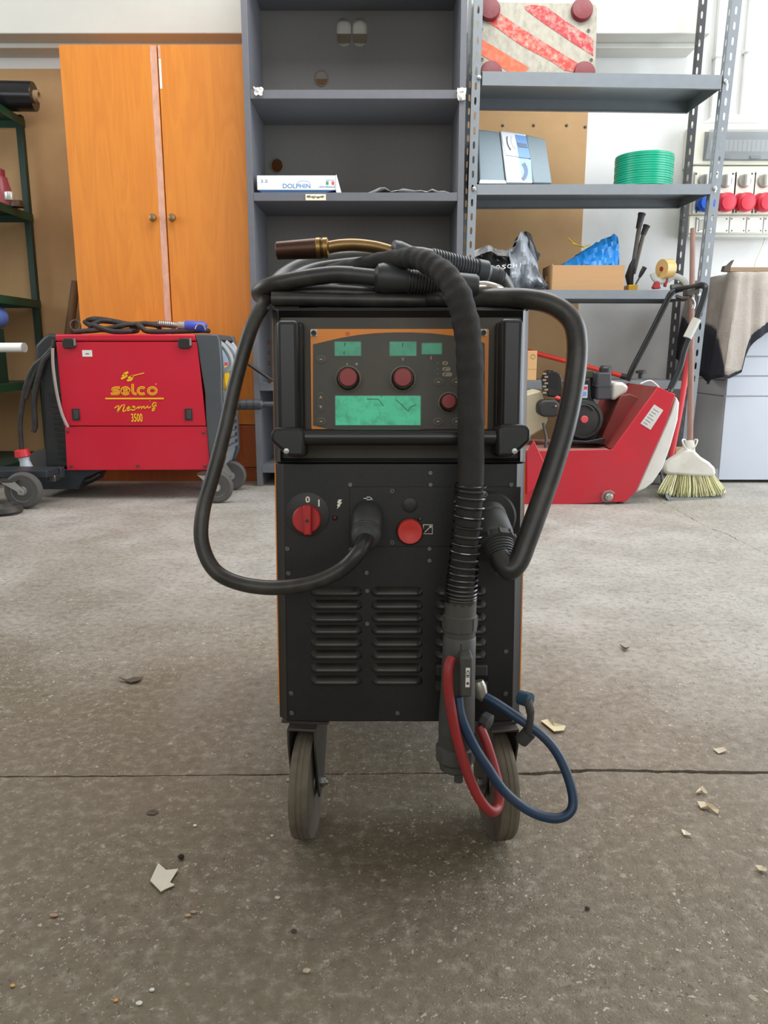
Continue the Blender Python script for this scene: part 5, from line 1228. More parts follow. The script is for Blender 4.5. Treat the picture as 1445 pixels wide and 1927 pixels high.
for (x0, x1, y) in ((832, 843, 683.5), (832, 848, 694.5), (832, 851, 704.5)):
    pl_ = mround('mode_icon', (x0, y-4, x1, y+4), 3.8, mat('icon pill', (150, 142, 122), .6), -.0030, -.0039, pnl)
    mstroke('icon_mark', [[(x0+4, y+2.5), (x0+7, y-2.5)]], 1.2, mat('icon dark', (50, 46, 40), .6), -.0026, pl_)
    mlathe('mode_led', x0-8, y, [(1.6, 0), (1.6, .0006), (.6, .0008)], mat('led off', (104, 110, 110), .4), -.0039, pnl, 8)
def mtext(body, px, py, wpx, hpx, m, parent, off, bold=.0):
    x, z = ML(px, py, off); return text('lettering', body, XM @ T((x, -off, z)), 1, m, parent, fit=(wpx*KM(), hpx*KM()), off=bold)
mtext('V', 758, 676, 4.5, 6.5, icon, pnl, -.0037); mtext('A', 653, 685, 4, 4, icon, pnl, -.0037); mtext('+', 671, 685, 6, 6, icon, pnl, -.0037)
mtext('VRD', 706, 630, 9, 3.6, mat('print brown', (140, 100, 60), .6), pnl, -.0037)
mtext('i', 811, 673, 2, 6.5, mat('arrow tan', (196, 168, 130), .6), pnl, -.0037)
mstroke('alarm_mark', [cp_(654, 628, 3.4, 2.6, 0, 350, 10)], 1.0, mat('mark red', (206, 74, 40), .5), -.0036, pnl)
for px, py in ((590.5, 627), (909.5, 626.5)):
    w_ = mround('screw_plate', (px-6.5, py-7, px+6.5, py+6), 1, mat('plate white', (214, 208, 196), .5), -.0030, -.0045, pnl)
    mlathe('panel_screw', px, py, [(4.8, 0), (4.8, .0025), (2.6, .0025), (2.6, .0005)], mat('screw black', (30, 30, 30), .35, .5), -.0030, w_, 16)
# ---- side handles and bar
hb_m = mat('handle black', (30, 31, 32), .36, var=.12, dirt=(58, 54, 48), damt=.25)
for s, pr in ((-1, ((519, 602, 563, 812), (508, 804, 574, 850))), (1, ((944, 599, 981, 806), (934, 798, 998, 850)))):
    post = mround('handle_post', pr[0], 8, hb_m, .030, -.006, MW, bevel=.005)
    x0, y0, x1, y1 = pr[1]
    xa, xb, za, zb_ = mrect(x0, y0, x1, y1, .045)
    # the foot: full width at the top, chamfered away below towards the machine
    sgn = s
    if s < 0: poly = [(xa, zb_-.006), (xa+.006, zb_), (xb-.006, zb_), (xb, zb_-.006), (xb, za-.006), (xa+.020, za-.006), (xa, za+.012)]
    else: poly = [(xa, zb_-.006), (xa+.006, zb_), (xb-.006, zb_), (xb, zb_-.006), (xb, za+.012), (xb-.020, za-.006), (xa, za-.006)]
    ft_ = MB(XM).prism(poly, -.046, -.0025).build('handle_foot', hb_m, MW, bevel=.006, seg=3)
    q = ML((x0+x1)/2+(-2 if s < 0 else 2), 849, .046); MB(XM).lathe([(.0032, 0), (.0032, .002), (.0016, .0022)], (q[0], -.0455, q[1]), (0, -1, 0), 12).build('foot_screw', steel, ft_)
    w_ = mround('post_flange', (pr[0][2]-6, 606, pr[0][2]+10, 820) if s < 0 else (pr[0][0]-10, 606, pr[0][0]+6, 812), 5, hb_m, .006, -.006, MW, bevel=.003)
a = ML(560, 823, .036); b = ML(950, 823, .036)
MB(XM).tube([(a[0], -.034, a[1]), (b[0], -.034, b[1])], .0095, 16).build('handle_bar', mat('bar black', (36, 37, 38), .30, var=.1), MW)
# ---- lower front: access plate, screws, switch, sockets
mbox('access_plate', (657, 916, 978, 1029), black_paint, .0012, .0, bevel=.0006)
scr = mat('screw black steel', (120, 116, 110), .35, .8)
proto = None
for px, py in ((659, 912), (738, 924), (810, 890), (810, 912), (962, 912), (541, 1033), (543, 1079), (690, 1078), (738, 1021), (808, 1033), (808, 1055), (691, 1112), (691, 1174), (548, 1305), (549, 1342), (748, 1342), (952, 1226), (951, 1306), (660, 1034)):
    x, z = ML(px, py, .002)
    if proto is None:
        k = KM(); m_ = MB().lathe([(4.6*k, -.0018), (4.6*k, .0014), (3.9*k, .0022), (2.4*k, .0022), (2.2*k, .0004)], (0, 0, 0), (0, -1, 0), 14)
        proto = m_.build('screw', scr, MW); proto.data.transform(T(ORG[MW.name])); proto.matrix_basis = T(-ORG[MW.name]) @ XM @ T((x, 0, z))
    else: inst(proto, MW, XM @ T((x, 0, z)))
for px, py in ((1000, 603), (998, 640), (512, 1072), (990, 1076)):
    pass
sw_red = mat('switch red', (178, 38, 40), .45, var=.06)
dial = mlathe('switch_dial', 578, 968, [(42, 0), (42, .0012), (40, .0018), (8, .0018)], black_plastic, 0, MW, 40)
rt = mlathe('rotary_switch', 578, 976, [(26.5, .0015), (26.5, .008), (24.5, .0095), (6, .0095)], sw_red, 0, MW, 36)
x0, x1, z0, z1 = mrect(570.5, 951, 586.5, 1007, .018); MB(XM).box(x0, x1, -.021, -.009, z0, z1).build('switch_bar', sw_red, rt, bevel=.002)
mlathe('switch_pin', 578, 980, [(3.4, .0), (3.4, .0008), (1, .001)], black_plastic, .021, rt, 12)
wh = mat('white print', (232, 226, 210), .5)
mtext('0', 579, 940, 8.5, 12, wh, MW, .0020, .03); mbox('lettering', (598.5, 940, 601.5, 953), wh, .0022, .0)
MB(XM).prism([ML(x, y, .001) for x, y in ((637, 940), (643.5, 940), (640.5, 945.5), (644, 945.5), (639, 951), (641, 951.5), (633.5, 958), (636, 952), (633.5, 951.5), (637, 946.5), (634, 946))], -.0015, -.0002).build('lightning_mark', wh, MW)
mlathe('warning_lamp', 630, 974, [(5, 0), (5, .002), (2.5, .004), (1, .0042)], mat('lamp dark red', (72, 30, 30), .35), 0, MW, 14)
mstroke('plug_mark', [[(684, 938), (691, 938)], [(690, 935.5), (696, 935.5), (699, 937.5), (696, 940.5), (690, 940.5)], [(698, 938), (701, 941)]], 1.4, wh, .0016, MW)
mlathe('blank_cap', 771, 950, [(14, .001), (14, .0028), (12.5, .0034), (3, .0034)], black_plastic, 0, MW)
mlathe('cap_collar', 771, 999, [(26, .0012), (26, .004), (22, .006), (4, .006)], black_plastic, 0, MW)
mlathe('red_cap', 771, 999.5, [(23.6, .0), (23.6, .006), (22, .008), (17, .0078), (9, .0066), (2, .0062)], mat('cap red', (206, 52, 46), .45, var=.06), .005, MW, 36)
mstroke('arrow_mark', [[(796.5, 987.5), (813.5, 987.5), (813.5, 1004.5), (796.5, 1004.5), (796.5, 986.9)], [(799, 1002), (809, 992)]], 1.4, wh, .0020, MW)
MB(XM).prism([ML(x, y, .0015) for x, y in ((812, 989), (811.5, 994), (806.5, 989.5))], -.0020, -.0013).build('arrow_head', wh, MW)
mlathe('cap_stud', 790, 975, [(3.5, 0), (3.5, .006), (2, .007)], dark_steel, 0, MW, 10)
# louvres
lm = mat('louvre black', (33, 32, 29), .34, var=.15, dirt=(74, 66, 52), damt=.45, dscale=12)
lw, lh = 98*KM(), 20*KM()
vs = []; fs = []; nx, nz = 16, 8
for i in range(nx+1):
    t = i/nx; e = min(1, math.sqrt(max(0, 1-(max(0, abs(t-.5)*2-.72)/.28)**2)))
    for j in range(nz+1):
        v = j/nz; pr = math.sin(math.pi*min(1, v/.70)/2) if v < .70 else max(0.0, math.cos(math.pi/2*(v-.70)/.30))**.6
        vs.append(((t-.5)*lw, -.0072*e*max(0, pr)+.0004, (.5-v)*lh*(.55+.45*e)))
for i in range(nx):
    for j in range(nz): fs.append((i*(nz+1)+j, (i+1)*(nz+1)+j, (i+1)*(nz+1)+j+1, i*(nz+1)+j+1))
lp = None
slot_m = mat('louvre gap', (8, 8, 8), .9); sp0 = None
for cx in (633, 747, 867):
    for cy in (1113, 1138, 1162, 1185, 1209, 1232, 1257, 1280):
        x, z = ML(cx, cy)
        M_ = XM @ T((x, -.0002, z))
        if lp is None:
            lp = MB().add(vs, fs).build('louvre', lm, MW, ang=50); lp.data.transform(T(ORG[MW.name])); lp.matrix_basis = T(-ORG[MW.name]) @ M_
        else: inst(lp, MW, M_)
# coupling block behind the hanging gun
mround('coupling_block', (820, 1252, 917, 1302), 4, black_plastic, .012, 0, MW, bevel=.002)
mbox('coupling_slot', (818, 1272, 919, 1282), mat('louvre gap', (8, 8, 8), .9), .014, .0118)
# ---- castors
wtyre = mat('worn grey tyre', (104, 96, 82), .85, var=.25, scale=14, dirt=(64, 56, 46), damt=.7, dscale=18)
def mcastor(px, py, rot, sgn):
    g = G(px, py); R = .0705; wd = .023
    XC = T((g.x, g.y, R)) @ Matrix.Rotation(math.radians(rot), 4, 'Z')
    w_ = MB(XC).lathe([(R*.50, -wd*.46), (R*.97, -wd*.5), (R*.995, -wd*.40), (R, -wd*.14), (R*.985, -wd*.12), (R*.985, -wd*.04), (R, -wd*.02), (R, wd*.14), (R*.988, wd*.16), (R*.988, wd*.22), (R*.995, wd*.25), (R*.992, wd*.40), (R*.97, wd*.5), (R*.50, wd*.46)], (0, 0, 0), (1, 0, 0), 44).build('wheel', wtyre, MW)
    MB(XC).lathe([(R*.10, -wd*.56), (R*.22, -wd*.54), (R*.24, -wd*.35), (R*.48, -wd*.30), (R*.50, -wd*.44), (R*.50, wd*.44), (R*.48, wd*.30), (R*.24, wd*.35), (R*.22, wd*.54), (R*.10, wd*.56)], (0, 0, 0), (1, 0, 0), 28).build('wheel_hub', dark_steel, w_)
    zt2 = o_b.z-.004-R
    for s in (-1, 1):
        d_ = (wd/2+.005)*s; poly = [(-.034, zt2), (.060, zt2), (.060, zt2-.030), (.022, -.004), (.012, -.016), (-.010, -.016), (-.016, -.002), (-.034, zt2-.022)]
        MB(XC).prismx([(y, z) for y, z in poly], d_-.0013, d_+.0013).build('fork', dark_steel, w_, bevel=.0005)
        MB(XC).lathe([(.007, 0), (.007, .005), (.004, .006), (.004, .009)], (d_+.0013*s, 0, 0), (s, 0, 0), 6).build('axle_nut', steel, w_)
    MB(XC).box(-wd/2-.0063, wd/2+.0063, -.034, .060, zt2-.002, zt2+.001).build('fork_crown', dark_steel, w_, bevel=.0005)
    MB(XC).box(-wd/2-.016, wd/2+.020, -.020, .075, zt2+.0012, zt2+.0045).build('top_plate', dark_steel, w_)
mcastor(581, 1561, -5, -1); mcastor(929, 1563, 8, 1)
for x in (-.115, .135):
    XC = T((x, 1.40, .0705)); w_ = MB(XC).lathe([(.035, -.013), (.066, -.015), (.0705, 0), (.066, .015), (.035, .013)], (0, 0, 0), (1, 0, 0), 36).build('wheel', wtyre, MW)
    MB(XC).lathe([(.008, -.017), (.034, -.012), (.034, .012), (.008, .017)], (0, 0, 0), (1, 0, 0), 20).build('wheel_hub', dark_steel, w_)
    MB(XC).box(-.022, .022, -.04, .05, .072, o_b.z-.055-.0705+.04).build('fork_crown', dark_steel, w_)

# ================================================================== cables and torches
cab = mat('cable rubber', (40, 39, 37), .40, var=.18, scale=18, dirt=(92, 86, 76), damt=.45, dscale=22)
sleeve = mat('leather sleeve', (36, 35, 34), .8, var=.22, scale=14, bump=.5, bscale=60, dirt=(66, 62, 56), damt=.4, dscale=16)
boot = mat('boot rubber', (58, 58, 58), .55, var=.12, dirt=(84, 80, 72), damt=.3, dscale=20)
K0 = .93/F
TZ = (XM @ Vector((0, .02, ZT))).z
def topz(y): return (XM @ Vector((0, (y-OM.y), ZT))).z    # height of the lid at depth y
def TP(px, py, D, r=.0115):              # a cable point resting on or above the lid
    p = P(px, py, D); p.z = max(p.z, TZ + .001 + r - (D-.93)*.09) if -.17 < p.x < .19 and D > .93 else p.z; return p
# left loop cable with its plug
lc = thing('interconnection_cable', MP(690, 975, .0), 'black cable looping out to the left of the black welder front', 'cable')
pts = [TP(640, 566, 1.10), TP(560, 560, 1.04), TP(514, 556, .985), P(498, 572, .955), P(472, 620, .93), P(444, 715, .91), P(424, 805, .895), P(402, 890, .88), P(382, 962, .868), P(380, 1022, .855), P(404, 1073, .842), P(452, 1098, .832), P(520, 1106, .826), P(590, 1096, .822), P(645, 1070, .822), P(678, 1035, .826), MP(690, 1008, .050)]
MB().tube(spline(pts, 10), 13.2*K0, 16).build('cable_run', cab, lc)
pA, pB = MP(690, 962, .004), MP(690, 1008, .052)
axp = Vector((0, -.62, -.78))
plug0 = MP(692, 960, .0); d_ = (MP(688, 1018, .056)-plug0); ln = d_.length
MB().lathe([(22*K0, 0), (26*K0, .004), (28*K0, ln*.30), (27*K0, ln*.55), (23.5*K0, ln*.66), (22*K0, ln*.68)], plug0, d_, 28).build('plug_body', boot, lc)
MB().lathe([(23*K0, ln*.69), (27*K0, ln*.72), (27*K0, ln*.76), (25.6*K0, ln*.77), (27*K0, ln*.79), (26.5*K0, ln*.84), (25*K0, ln*.85), (26*K0, ln*.87), (24*K0, ln*.96), (18*K0, ln*1.02), (14*K0, ln*1.02)], plug0, d_, 28).build('plug_nut', boot, lc)
# right loop cable with its big connector
rc_ = thing('torch_lead', MP(925, 985, 0), 'thick black torch lead looping out to the right with a ribbed connector', 'cable')
pts = [TP(780, 572, 1.02), TP(850, 567, .975), TP(920, 562, .955), P(985, 562, .93), P(1040, 574, .915), P(1076, 604, .905), P(1086, 650, .895), P(1080, 720, .885), P(1064, 800, .872), P(1040, 880, .860), P(1012, 960, .848), P(990, 1020, .838), P(976, 1055, .832), P(960, 1072, .829), P(948, 1062, .834), P(938, 1045, .842)]
MB().tube(spline(pts, 10), 18.5*K0, 18).build('cable_run', cab, rc_)
mlathe('socket_ring', 922, 972, [(48, .0012), (48, .006), (44, .008), (30, .008)], black_plastic, 0, MW, 40)
mlathe('ring_screw', 912, 930, [(5, 0), (5, .003), (3, .003), (2.8, .001)], scr, .007, MW, 12)
cA = MP(915, 965, .006); cB = MP(951, 1074, .064); d_ = cB-cA; ln = d_.length
prof = [(33*K0, 0), (35*K0, .006), (35*K0, ln*.10), (33*K0, ln*.12), (35*K0, ln*.15), (36*K0, ln*.42), (33*K0, ln*.46), (35*K0, ln*.48), (36*K0, ln*.56), (32*K0, ln*.58)]
cg = MB().lathe(prof, cA, d_, 32).build('connector', boot, rc_)
prof = [(27*K0, ln*.58)]
for i in range(9):
    t = .59+.04*i; r = (31-1.2*i)*K0; prof += [(r, ln*t), (r, ln*(t+.024)), (r-.0016, ln*(t+.026)), (r-.0016, ln*(t+.038))]
prof += [(19.5*K0, ln*.97), (18.6*K0, ln*1.0)]
MB().lathe(prof, cA, d_, 28).build('ribbed_boot', boot, rc_)
for i in range(10):
    a = 2*math.pi*i/10; ax_ = d_.normalized(); u = ax_.orthogonal().normalized(); w_ = ax_.cross(u)
    q = cA + ax_*ln*.48 + (u*math.cos(a)+w_*math.sin(a))*35.5*K0
    MB().tube([q, q+ax_*ln*.08], .0018, 6).build('grip_rib', boot, cg)
# ---- hanging gun on the sleeved lead
hg = thing('hose_package', MP(866, 1130, .05), 'sleeved torch lead hanging down the welder front with red and blue water hoses', 'torch lead')
lead = [TP(590, 522, 1.10), TP(640, 508, 1.04), TP(700, 496, .985), P(752, 487, .95), P(785, 487, .925), P(812, 498, .905), P(838, 518, .888), P(860, 552, .874), P(874, 596, .866), P(882, 650, .861), P(885, 720, .858), P(886, 800, .853), P(885, 920, .848), P(877, 1010, .842), P(869, 1090, .838), P(867, 1135, .836)]
sp_ = spline(lead, 10); n = len(sp_); random.seed(2)
rs = []
for i, p in enumerate(sp_):
    t = i/10
    r = 17 if t < 2 else (18+(t-2)*1.3 if t < 7 else (25.0 if t < 13 else 24.5))
    rs.append((r + (1.6*math.sin(i*.9)*math.sin(i*.37) if t < 10 else .3*math.sin(i)))*K0*.92)
MB().tube(sp_, rs, 20).build('sleeve', sleeve, hg)
sps = spline([P(885, 910, .848), P(877, 1010, .842), P(869, 1090, .838), P(867, 1132, .836)], 12)
coil = []; turns = 18; N_ = 420
for i in range(N_):
    t = i/(N_-1); f = t*(len(sps)-1); k = min(int(f), len(sps)-2); p = sps[k].lerp(sps[k+1], f-k)
    ph = 2*math.pi*(turns*t + .9*math.exp(-t*18)*-1 + 1.0*math.exp((t-1)*18)); coil.append(p+Vector((math.cos(ph)*29.0*K0*.93, math.sin(ph)*29.0*K0*.93, 0)))
MB().tube(coil, .0014, 6).build('kink_spring', mat('spring steel', (98, 98, 98), .28, 1, var=.1), hg)
gm = mat('gun grey plastic', (66, 65, 62), .55, var=.10, dirt=(88, 84, 76), damt=.35, dscale=18)
g0 = P(867, 1128, .836); g1 = P(856, 1446, .826)
gd = g1-g0; gl_ = gd.length; kg = .836/F*1.005
def gprof(pr): return [(r*kg, (y-1128)/(1446-1128)*gl_) for r, y in pr]
MB().lathe(gprof([(20, 1126), (31, 1130), (31, 1154), (33.5, 1156), (33.5, 1182), (31.5, 1184), (31, 1194), (32.5, 1196), (33, 1230), (34, 1290), (36, 1340), (36.5, 1368), (36.5, 1374), (35.5, 1376), (36, 1396), (34, 1400)]), g0, gd, 32).build('connector_body', gm, hg)
nut = MB().lathe(gprof([(34, 1398), (40, 1402), (41, 1410), (40, 1426), (36, 1430), (33, 1433), (32.5, 1443), (29, 1447), (10, 1448)]), g0, gd, 12).build('union_nut', gm, hg, ang=20)
gx_ = gd.normalized(); gs_ = Vector((1, 0, 0)); gf = Vector((0, -1, 0))
q = g0 + gx_*gl_*(1448-1128)/(318) + gs_*8*kg; MB().cyl(q, q+gx_*26*kg, 9*kg, n=14).build('contact_pin', gm, hg)
for i in range(8):
    a = 2*math.pi*i/8; q = g0+gx_*gl_*(1157-1128)/318 + Vector((math.cos(a), math.sin(a), 0))*33.2*kg; MB().tube([q, q+gx_*24*kg], .0012, 6).build('collar_rib', gm, hg)
MB().tube([g0+gx_*gl_*(1198-1128)/318+gf*32.9*kg, g0+gx_*gl_*(1340-1128)/318+gf*35.5*kg], .0006, 5).build('mould_seam', black_plastic, hg)
q = P(876, 1272, .800)
bk_ = MB().box(q.x-12*kg, q.x+13*kg, .796, .822, P(876, 1310, .80).z, P(876, 1233, .80).z).build('hose_bracket', gm, hg, bevel=.003)
q2 = P(880, 1275, .7955)
stc = MB().box(q2.x-4*kg, q2.x+4*kg, .7952, .7962, P(880, 1293, .7955).z, P(880, 1257, .7955).z).build('sticker', paper, bk_)
text('sticker_print', 'CE', T((q2.x, .7950, P(880, 1268, .7955).z)) @ Matrix.Rotation(math.radians(90), 4, 'Y'), 1, mat('print black', (30, 30, 30), .6), stc, fit=(15*kg, 5.5*kg), off=.01)
MB().lathe([(2.8*kg, 0), (2.8*kg, .0004)], P(880, 1286, .7952), (0, -1, 0), 12).build('sticker_dot', mat('print purple', (120, 50, 90), .6), stc)
h_red = mat('hose red', (146, 36, 38), .5, var=.16, scale=20, dirt=(104, 54, 48), damt=.5, dscale=30)
h_blue = mat('hose blue', (22, 50, 78), .42, var=.16, scale=20, dirt=(62, 66, 70), damt=.45, dscale=26)
rp_ = [P(850, 1238, .808), P(843, 1262, .800), P(845, 1310, .797), P(858, 1380, .795), P(878, 1450, .793), P(900, 1500, .792), P(922, 1526, .796), P(936, 1520, .810), P(940, 1490, .822), P(931, 1450, .832), P(916, 1400, .842), P(902, 1366, .85)]
MB().tube(spline(rp_, 10), 10.5*K0*.87, 14).build('red_hose', h_red, hg)
bp2 = [P(862, 1312, .806), P(868, 1350, .800), P(890, 1400, .797), P(915, 1440, .794), P(950, 1490, .790), P(1000, 1528, .788), P(1048, 1540, .790), P(1076, 1522, .796), P(1074, 1480, .806), P(1052, 1424, .818), P(1020, 1384, .826), P(970, 1348, .836), P(932, 1322, .846), P(903, 1306, .856)]
MB().tube(spline(bp2, 10), 10.0*K0*.87, 14).build('blue_hose', h_blue, hg)
fA, fB = P(898, 1282, .858), P(906, 1308, .855)
MB().tube([fA, fA.lerp(fB, .4), fB, P(912, 1313, .853)], [.0075, .009, .008, .006], 12).build('hose_ferrule', mat('ferrule', (150, 146, 134), .35, .6), hg)
tg = spline([P(990, 1390, .832), P(996, 1370, .826), P(998, 1340, .824), P(992, 1318, .826)], 6)
MB().tube(tg, [.0045]*6+[.0042]*6+[.0050]*7, 10).build('cap_tether', boot, hg)
q = P(988, 1388, .832); MB().tube([P(981, 1394, .834), P(996, 1378, .830)], .0085, 12).build('tether_clip', boot, hg)
MB().tube([P(978, 1312, .838), P(998, 1318, .828)], [.0085, .0085], 14).build('dust_cap', mat('cap teal', (38, 66, 84), .45), hg)
q = P(905, 1352, .86); MB().lathe([(.008, 0), (.011, .003), (.011, .012), (.006, .014)], q, (.8, -.6, -.2), 8).build('hose_nut', boot, hg)
# ---- torch with brass neck, on top of the coil
ta_t = thing('brass_neck_torch', P(700, 500, 1.03), 'welding torch with burnt copper nozzle and brass neck lying over the cable coil', 'welding torch')
D1 = 1.00; k1 = D1/F
nz0, nz1 = P(519, 472, D1), P(606, 467, D1)
MB().lathe([(12*k1, 0), (15.5*k1, .0015), (17*k1, (nz1-nz0).length*.55), (18*k1, (nz1-nz0).length)], nz0, nz1-nz0, 28).build('gas_nozzle', mat('burnt copper', (84, 58, 46), .42, .7, var=.3, scale=30, dirt=(46, 38, 34), damt=.7, dscale=30), ta_t)
cl = nz1-nz0; dn = cl.normalized()
MB().lathe([(17*k1, 0), (18.5*k1, .001), (18.5*k1, 8*k1), (16*k1, 9*k1), (16*k1, 12*k1), (18*k1, 13*k1), (18*k1, 21*k1), (11*k1, 24*k1)], nz1-dn*11*k1, dn, 26).build('nozzle_clamp', mat('old brass', (150, 118, 66), .35, .85, var=.2), ta_t)
nk = spline([nz1+dn*8*k1, P(640, 462, D1), P(670, 461, D1+.005), P(705, 465, D1+.01), P(735, 473, D1+.015), P(752, 479, D1+.015)], 8)
MB().tube(nk, 10.8*k1, 20).build('swan_neck', mat('brass neck', (146, 118, 78), .36, .85, var=.18, scale=14, dirt=(96, 74, 44), damt=.5, dscale=18), ta_t)
ha, hb2 = P(736, 470, D1+.01), P(912, 514, D1+.05)
hdv = hb2-ha; hl_ = hdv.length
MB().lathe([(11*k1, 0), (18*k1, .002), (19*k1, hl_*.08), (15*k1, hl_*.20), (18*k1, hl_*.3), (19*k1, hl_*.42)], ha, hdv, 24).build('handle', mat('torch handle', (64, 68, 72), .42, var=.1), ta_t)
prof = [(17*k1, hl_*.40)]
for i in range(16):
    t = .41+.03*i; prof += [(21*k1, hl_*t), (21*k1, hl_*(t+.017)), (18*k1, hl_*(t+.019)), (18*k1, hl_*(t+.029))]
prof += [(22.5*k1, hl_*.90), (23.5*k1, hl_*1.0), (17*k1, hl_*1.04), (16*k1, hl_*1.12), (17.5*k1, hl_*1.13), (17.5*k1, hl_*1.17), (15*k1, hl_*1.18)]
MB().lathe(prof, ha, hdv, 26).build('ribbed_sleeve', mat('torch handle', (64, 68, 72), .42), ta_t)
tail = ha+hdv*1.16
MB().tube(spline([tail, P(946, 530, D1+.065), P(955, 548, D1+.09), TP(950, 560, D1+.14), TP(900, 566, D1+.19)], 7), 15*k1, 14).build('cable_run', cab, ta_t)
# ---- second torch: grey handle, steel neck
tb_t = thing('steel_neck_torch', P(800, 535, .99), 'black ribbed torch with shiny steel neck lying on the coil under the sleeve', 'welding torch')
D2 = .950; k2 = D2/F
a2, b2 = P(654, 517, D2), P(898, 541, D2+.01); dv = b2-a2; l2 = dv.length
hm2 = mat('torch handle dark', (50, 51, 53), .45, var=.12)
MB().lathe([(13*k2, 0), (14.5*k2, .001), (14.5*k2, l2*.20), (17*k2, l2*.21), (24*k2, l2*.225), (27*k2, l2*.26), (27*k2, l2*.31), (25*k2, l2*.36), (22*k2, l2*.46)], a2, dv, 28).build('rear_boot', hm2, tb_t)
prof = [(20*k2, l2*.45)]
for i in range(15):
    t = .46+.024*i; prof += [(22.5*k2, l2*t), (22.5*k2, l2*(t+.013)), (19.5*k2, l2*(t+.015)), (19.5*k2, l2*(t+.023))]
prof += [(23*k2, l2*.83), (23*k2, l2*.98), (20*k2, l2*1.0), (9*k2, l2*1.0)]
MB().lathe(prof, a2, dv, 28).build('handle', hm2, tb_t)
MB().tube(spline([b2-dv*.02, P(915, 540, D2+.012), P(936, 546, D2+.02), P(950, 556, D2+.035)], 6), 10.5*k2, 16).build('swan_neck', mat('polished steel', (200, 196, 186), .18, 1, var=.08), tb_t)
e0 = P(944, 551, D2+.03); MB().lathe([(11.5*k2, 0), (13*k2, .001), (13*k2, .004), (11*k2, .005), (13*k2, .006), (13*k2, .016), (8*k2, .018)], e0, Vector((.8, .3, -.55)), 20).build('neck_nut', mat('steel dull', (150, 150, 146), .35, .9), tb_t)
run = [a2+dv*.04, P(625, 517, D2), P(565, 525, D2), P(515, 536, D2+.005), P(492, 546, D2+.02), P(488, 553, D2+.045), P(496, 557, D2+.05), P(530, 553, D2+.02), P(600, 551, D2+.02), TP(690, 555, D2+.02), TP(780, 562, D2+.02), TP(840, 566, D2+.0), TP(900, 566, D2+.08), TP(920, 560, D2+.2)]
MB().tube(spline(run, 9), 15.5*k2, 16).build('cable_run', cab, tb_t)
# ---- the rest of the coil (loops belong to the torch with the brass neck)
def loop(pts, r, parent=ta_t): MB().tube(spline([TP(*p) for p in pts], 9), r*K0*1.05, 14).build('cable_run', cab, parent)
loop(((508, 545, 1.02), (535, 518, 1.06), (575, 498, 1.09), (630, 487, 1.12), (700, 485, 1.15), (780, 495, 1.2), (880, 520, 1.25), (930, 545, 1.22), (900, 566, 1.18)), 15)
loop(((520, 545, .99), (552, 524, 1.03), (592, 507, 1.06), (650, 498, 1.08), (700, 495, 1.10), (760, 500, 1.14)), 12.5)
loop(((512, 566, .945), (560, 567, .945), (640, 568, .95), (730, 570, .955), (830, 571, .96), (900, 569, .98)), 13)
loop(((545, 560, 1.0), (620, 548, 1.02), (700, 540, 1.03), (800, 545, 1.04), (900, 552, 1.05)), 14)
loop(((560, 570, .975), (640, 560, .985), (740, 562, .99), (850, 568, 1.0)), 13)
# ================================================================== scraps on the floor
def scrap(name, pix, rgb, lab, cat, z=.0015, curl=.0, rough=.8):
    pts = [G(x, y) for x, y in pix]; n = len(pts); c = sum(pts, Vector())/n
    rd = random.Random(len(lab))
    up = [p + Vector((0, 0, z + curl*rd.random())) for p in pts]
    vs = [p - Vector((0, 0, .0003)) for p in up] + [p + Vector((0, 0, .0006)) for p in up] + [c+Vector((0, 0, z*.6)), c+Vector((0, 0, z*.6+.0008))]
    fs = [(i, (i+1) % n, 2*n) for i in range(n)] + [(n+(i+1) % n, n+i, 2*n+1) for i in range(n)] + [(i, n+i, n+(i+1) % n, (i+1) % n) for i in range(n)]
    return tag(MB().add(vs, fs).build(name, mat('scrap %s' % lab[:18], rgb, rough, var=.06, scale=40)), lab, cat)
scrap('paper_scrap', ((283, 1662), (298, 1630), (313, 1641), (336, 1640), (320, 1664), (329, 1668), (325, 1672), (311, 1677), (303, 1683)), (206, 200, 184), 'torn pale paper scrap on the floor front left', 'paper scrap', .002, .004)
scrap('paper_scrap', ((1017, 1360), (1030, 1357), (1041, 1366), (1064, 1370), (1061, 1379), (1042, 1381)), (206, 198, 164), 'torn yellowish paper scrap on the floor right of the front castor', 'paper scrap', .002, .004)
scrap('paper_scrap', ((1311, 1514), (1326, 1514), (1338, 1523), (1352, 1530), (1350, 1535), (1330, 1525), (1318, 1524)), (196, 186, 160), 'curled beige scrap on the floor at the right, the longer of two', 'paper scrap', .002, .006)
scrap('paper_scrap', ((1308, 1497), (1316, 1487), (1321, 1486), (1332, 1499), (1324, 1498), (1319, 1493)), (200, 192, 168), 'small folded beige scrap at the right, just behind the longer one', 'paper scrap', .002, .005)
scrap('paper_scrap', ((1281, 1566), (1288, 1566), (1300, 1575), (1298, 1578), (1286, 1574)), (208, 200, 178), 'tiny pale sliver on the floor in front of the beige scraps', 'paper scrap', .002, .003)
scrap('paper_scrap', ((1419, 1636), (1432, 1634), (1443, 1642), (1440, 1648), (1428, 1642)), (190, 178, 150), 'small tan scrap on the floor at the right edge', 'paper scrap', .002, .004)
scrap('paper_scrap', ((1341, 1412), (1360, 1411), (1368, 1417), (1352, 1420)), (190, 182, 164), 'faint pale flake on the floor behind the joint at the right', 'paper scrap', .0015, .003)
scrap('dry_leaf', ((224, 1280), (236, 1282), (252, 1279), (270, 1278), (262, 1286), (246, 1288), (233, 1285)), (76, 68, 54), 'dry dark curled leaf on the floor left of the welder', 'leaf', .002, .004)
scrap('metal_shard', ((1166, 1217), (1176, 1222), (1184, 1223), (1174, 1228)), (70, 60, 50), 'dark curved shard on the floor right of the welder', 'shard', .002, .006)
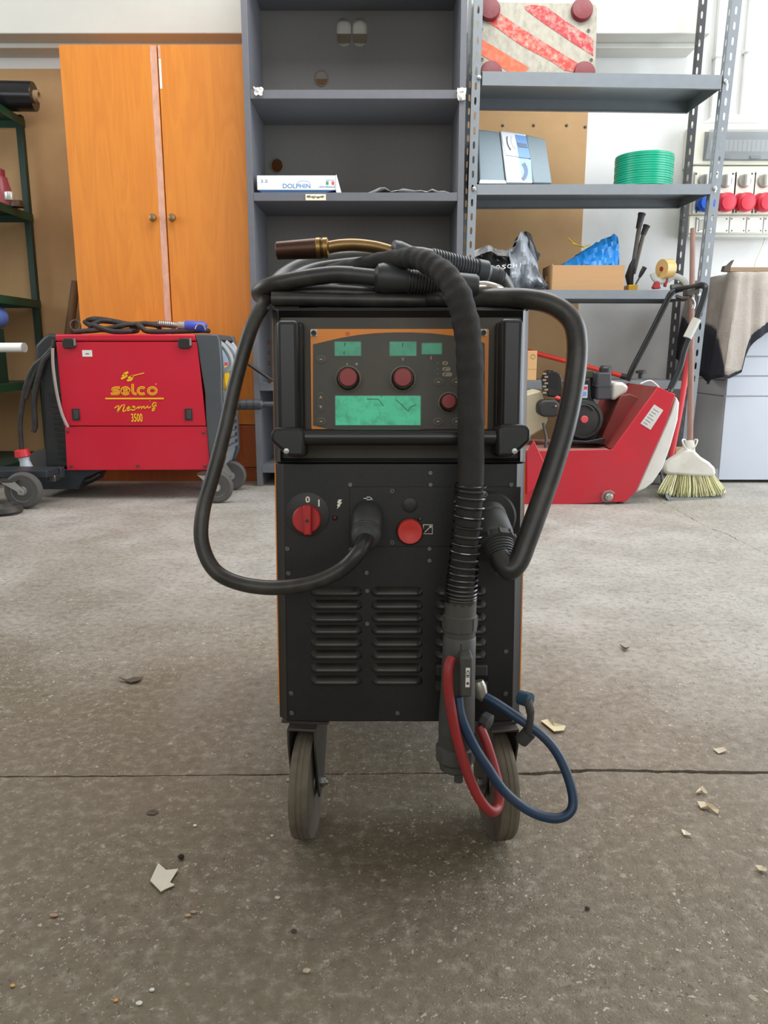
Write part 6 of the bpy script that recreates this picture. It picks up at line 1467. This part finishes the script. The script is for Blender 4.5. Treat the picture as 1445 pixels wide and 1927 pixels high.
def pebble(px, py, r, rgb, lab, fl=.6, cat='pebble'):
    c = G(px, py); rd = random.Random(int(px*7+py)); o = MB(); o.ell((c.x, c.y, r*fl*.7), r, r*rd.uniform(.6, .9), r*fl, 10, 6)
    o.v = [p + Vector((rd.uniform(-r, r)*.09, rd.uniform(-r, r)*.09, rd.uniform(-r, r)*.06)) for p in o.v]
    zmin = min(p.z for p in o.v); o.v = [p-Vector((0, 0, zmin)) for p in o.v]
    return tag(o.build('pebble' if cat == 'pebble' else 'crumb', mat('pebble %d %d %d' % rgb, rgb, .8, var=.12, scale=80)), lab, cat)
pebble(341, 1617, .0042, (44, 36, 28), 'dark brown crumb just behind the torn paper front left', .8, 'crumb')
pebble(102, 1725, .0045, (168, 140, 116), 'pinkish pebble on the floor at the front left', .4)
pebble(353, 1725, .0036, (176, 150, 120), 'tan pebble, left of a pair in front of the torn paper', .4)
pebble(364, 1718, .0034, (170, 140, 112), 'brown pebble, right of a pair in front of the torn paper', .4)
pebble(522, 1691, .0032, (190, 178, 156), 'pale pebble in front of the left castor', .4)
pebble(262, 1890, .0034, (206, 204, 196), 'round white pebble at the bottom left of the floor', .4)
pebble(286, 1865, .0028, (212, 208, 198), 'small white pebble above the round one at bottom left', .5)
pebble(24, 1857, .0024, (206, 160, 90), 'tiny orange pebble at the bottom left corner', .6)
pebble(218, 1884, .0022, (214, 150, 80), 'tiny orange splinter near the bottom left pebbles', .5)
pebble(577, 1829, .0042, (178, 164, 140), 'tan pebble at the bottom centre', .4)
pebble(553, 1754, .0034, (64, 58, 50), 'dark grey pebble front of the left castor, bottom centre', .4)
pebble(367, 1555, .0026, (226, 222, 210), 'small bright white chip left of the left castor', .5)
pebble(512, 1574, .0022, (214, 196, 160), 'cream chip just left of the left castor', .5)
pebble(287, 1530, .008, (84, 72, 58), 'flat dark brown crumb on the floor left of the castor', .12, 'crumb')
pebble(1105, 1712, .0030, (56, 48, 40), 'dark crumb on the floor at the front right', .6, 'crumb')
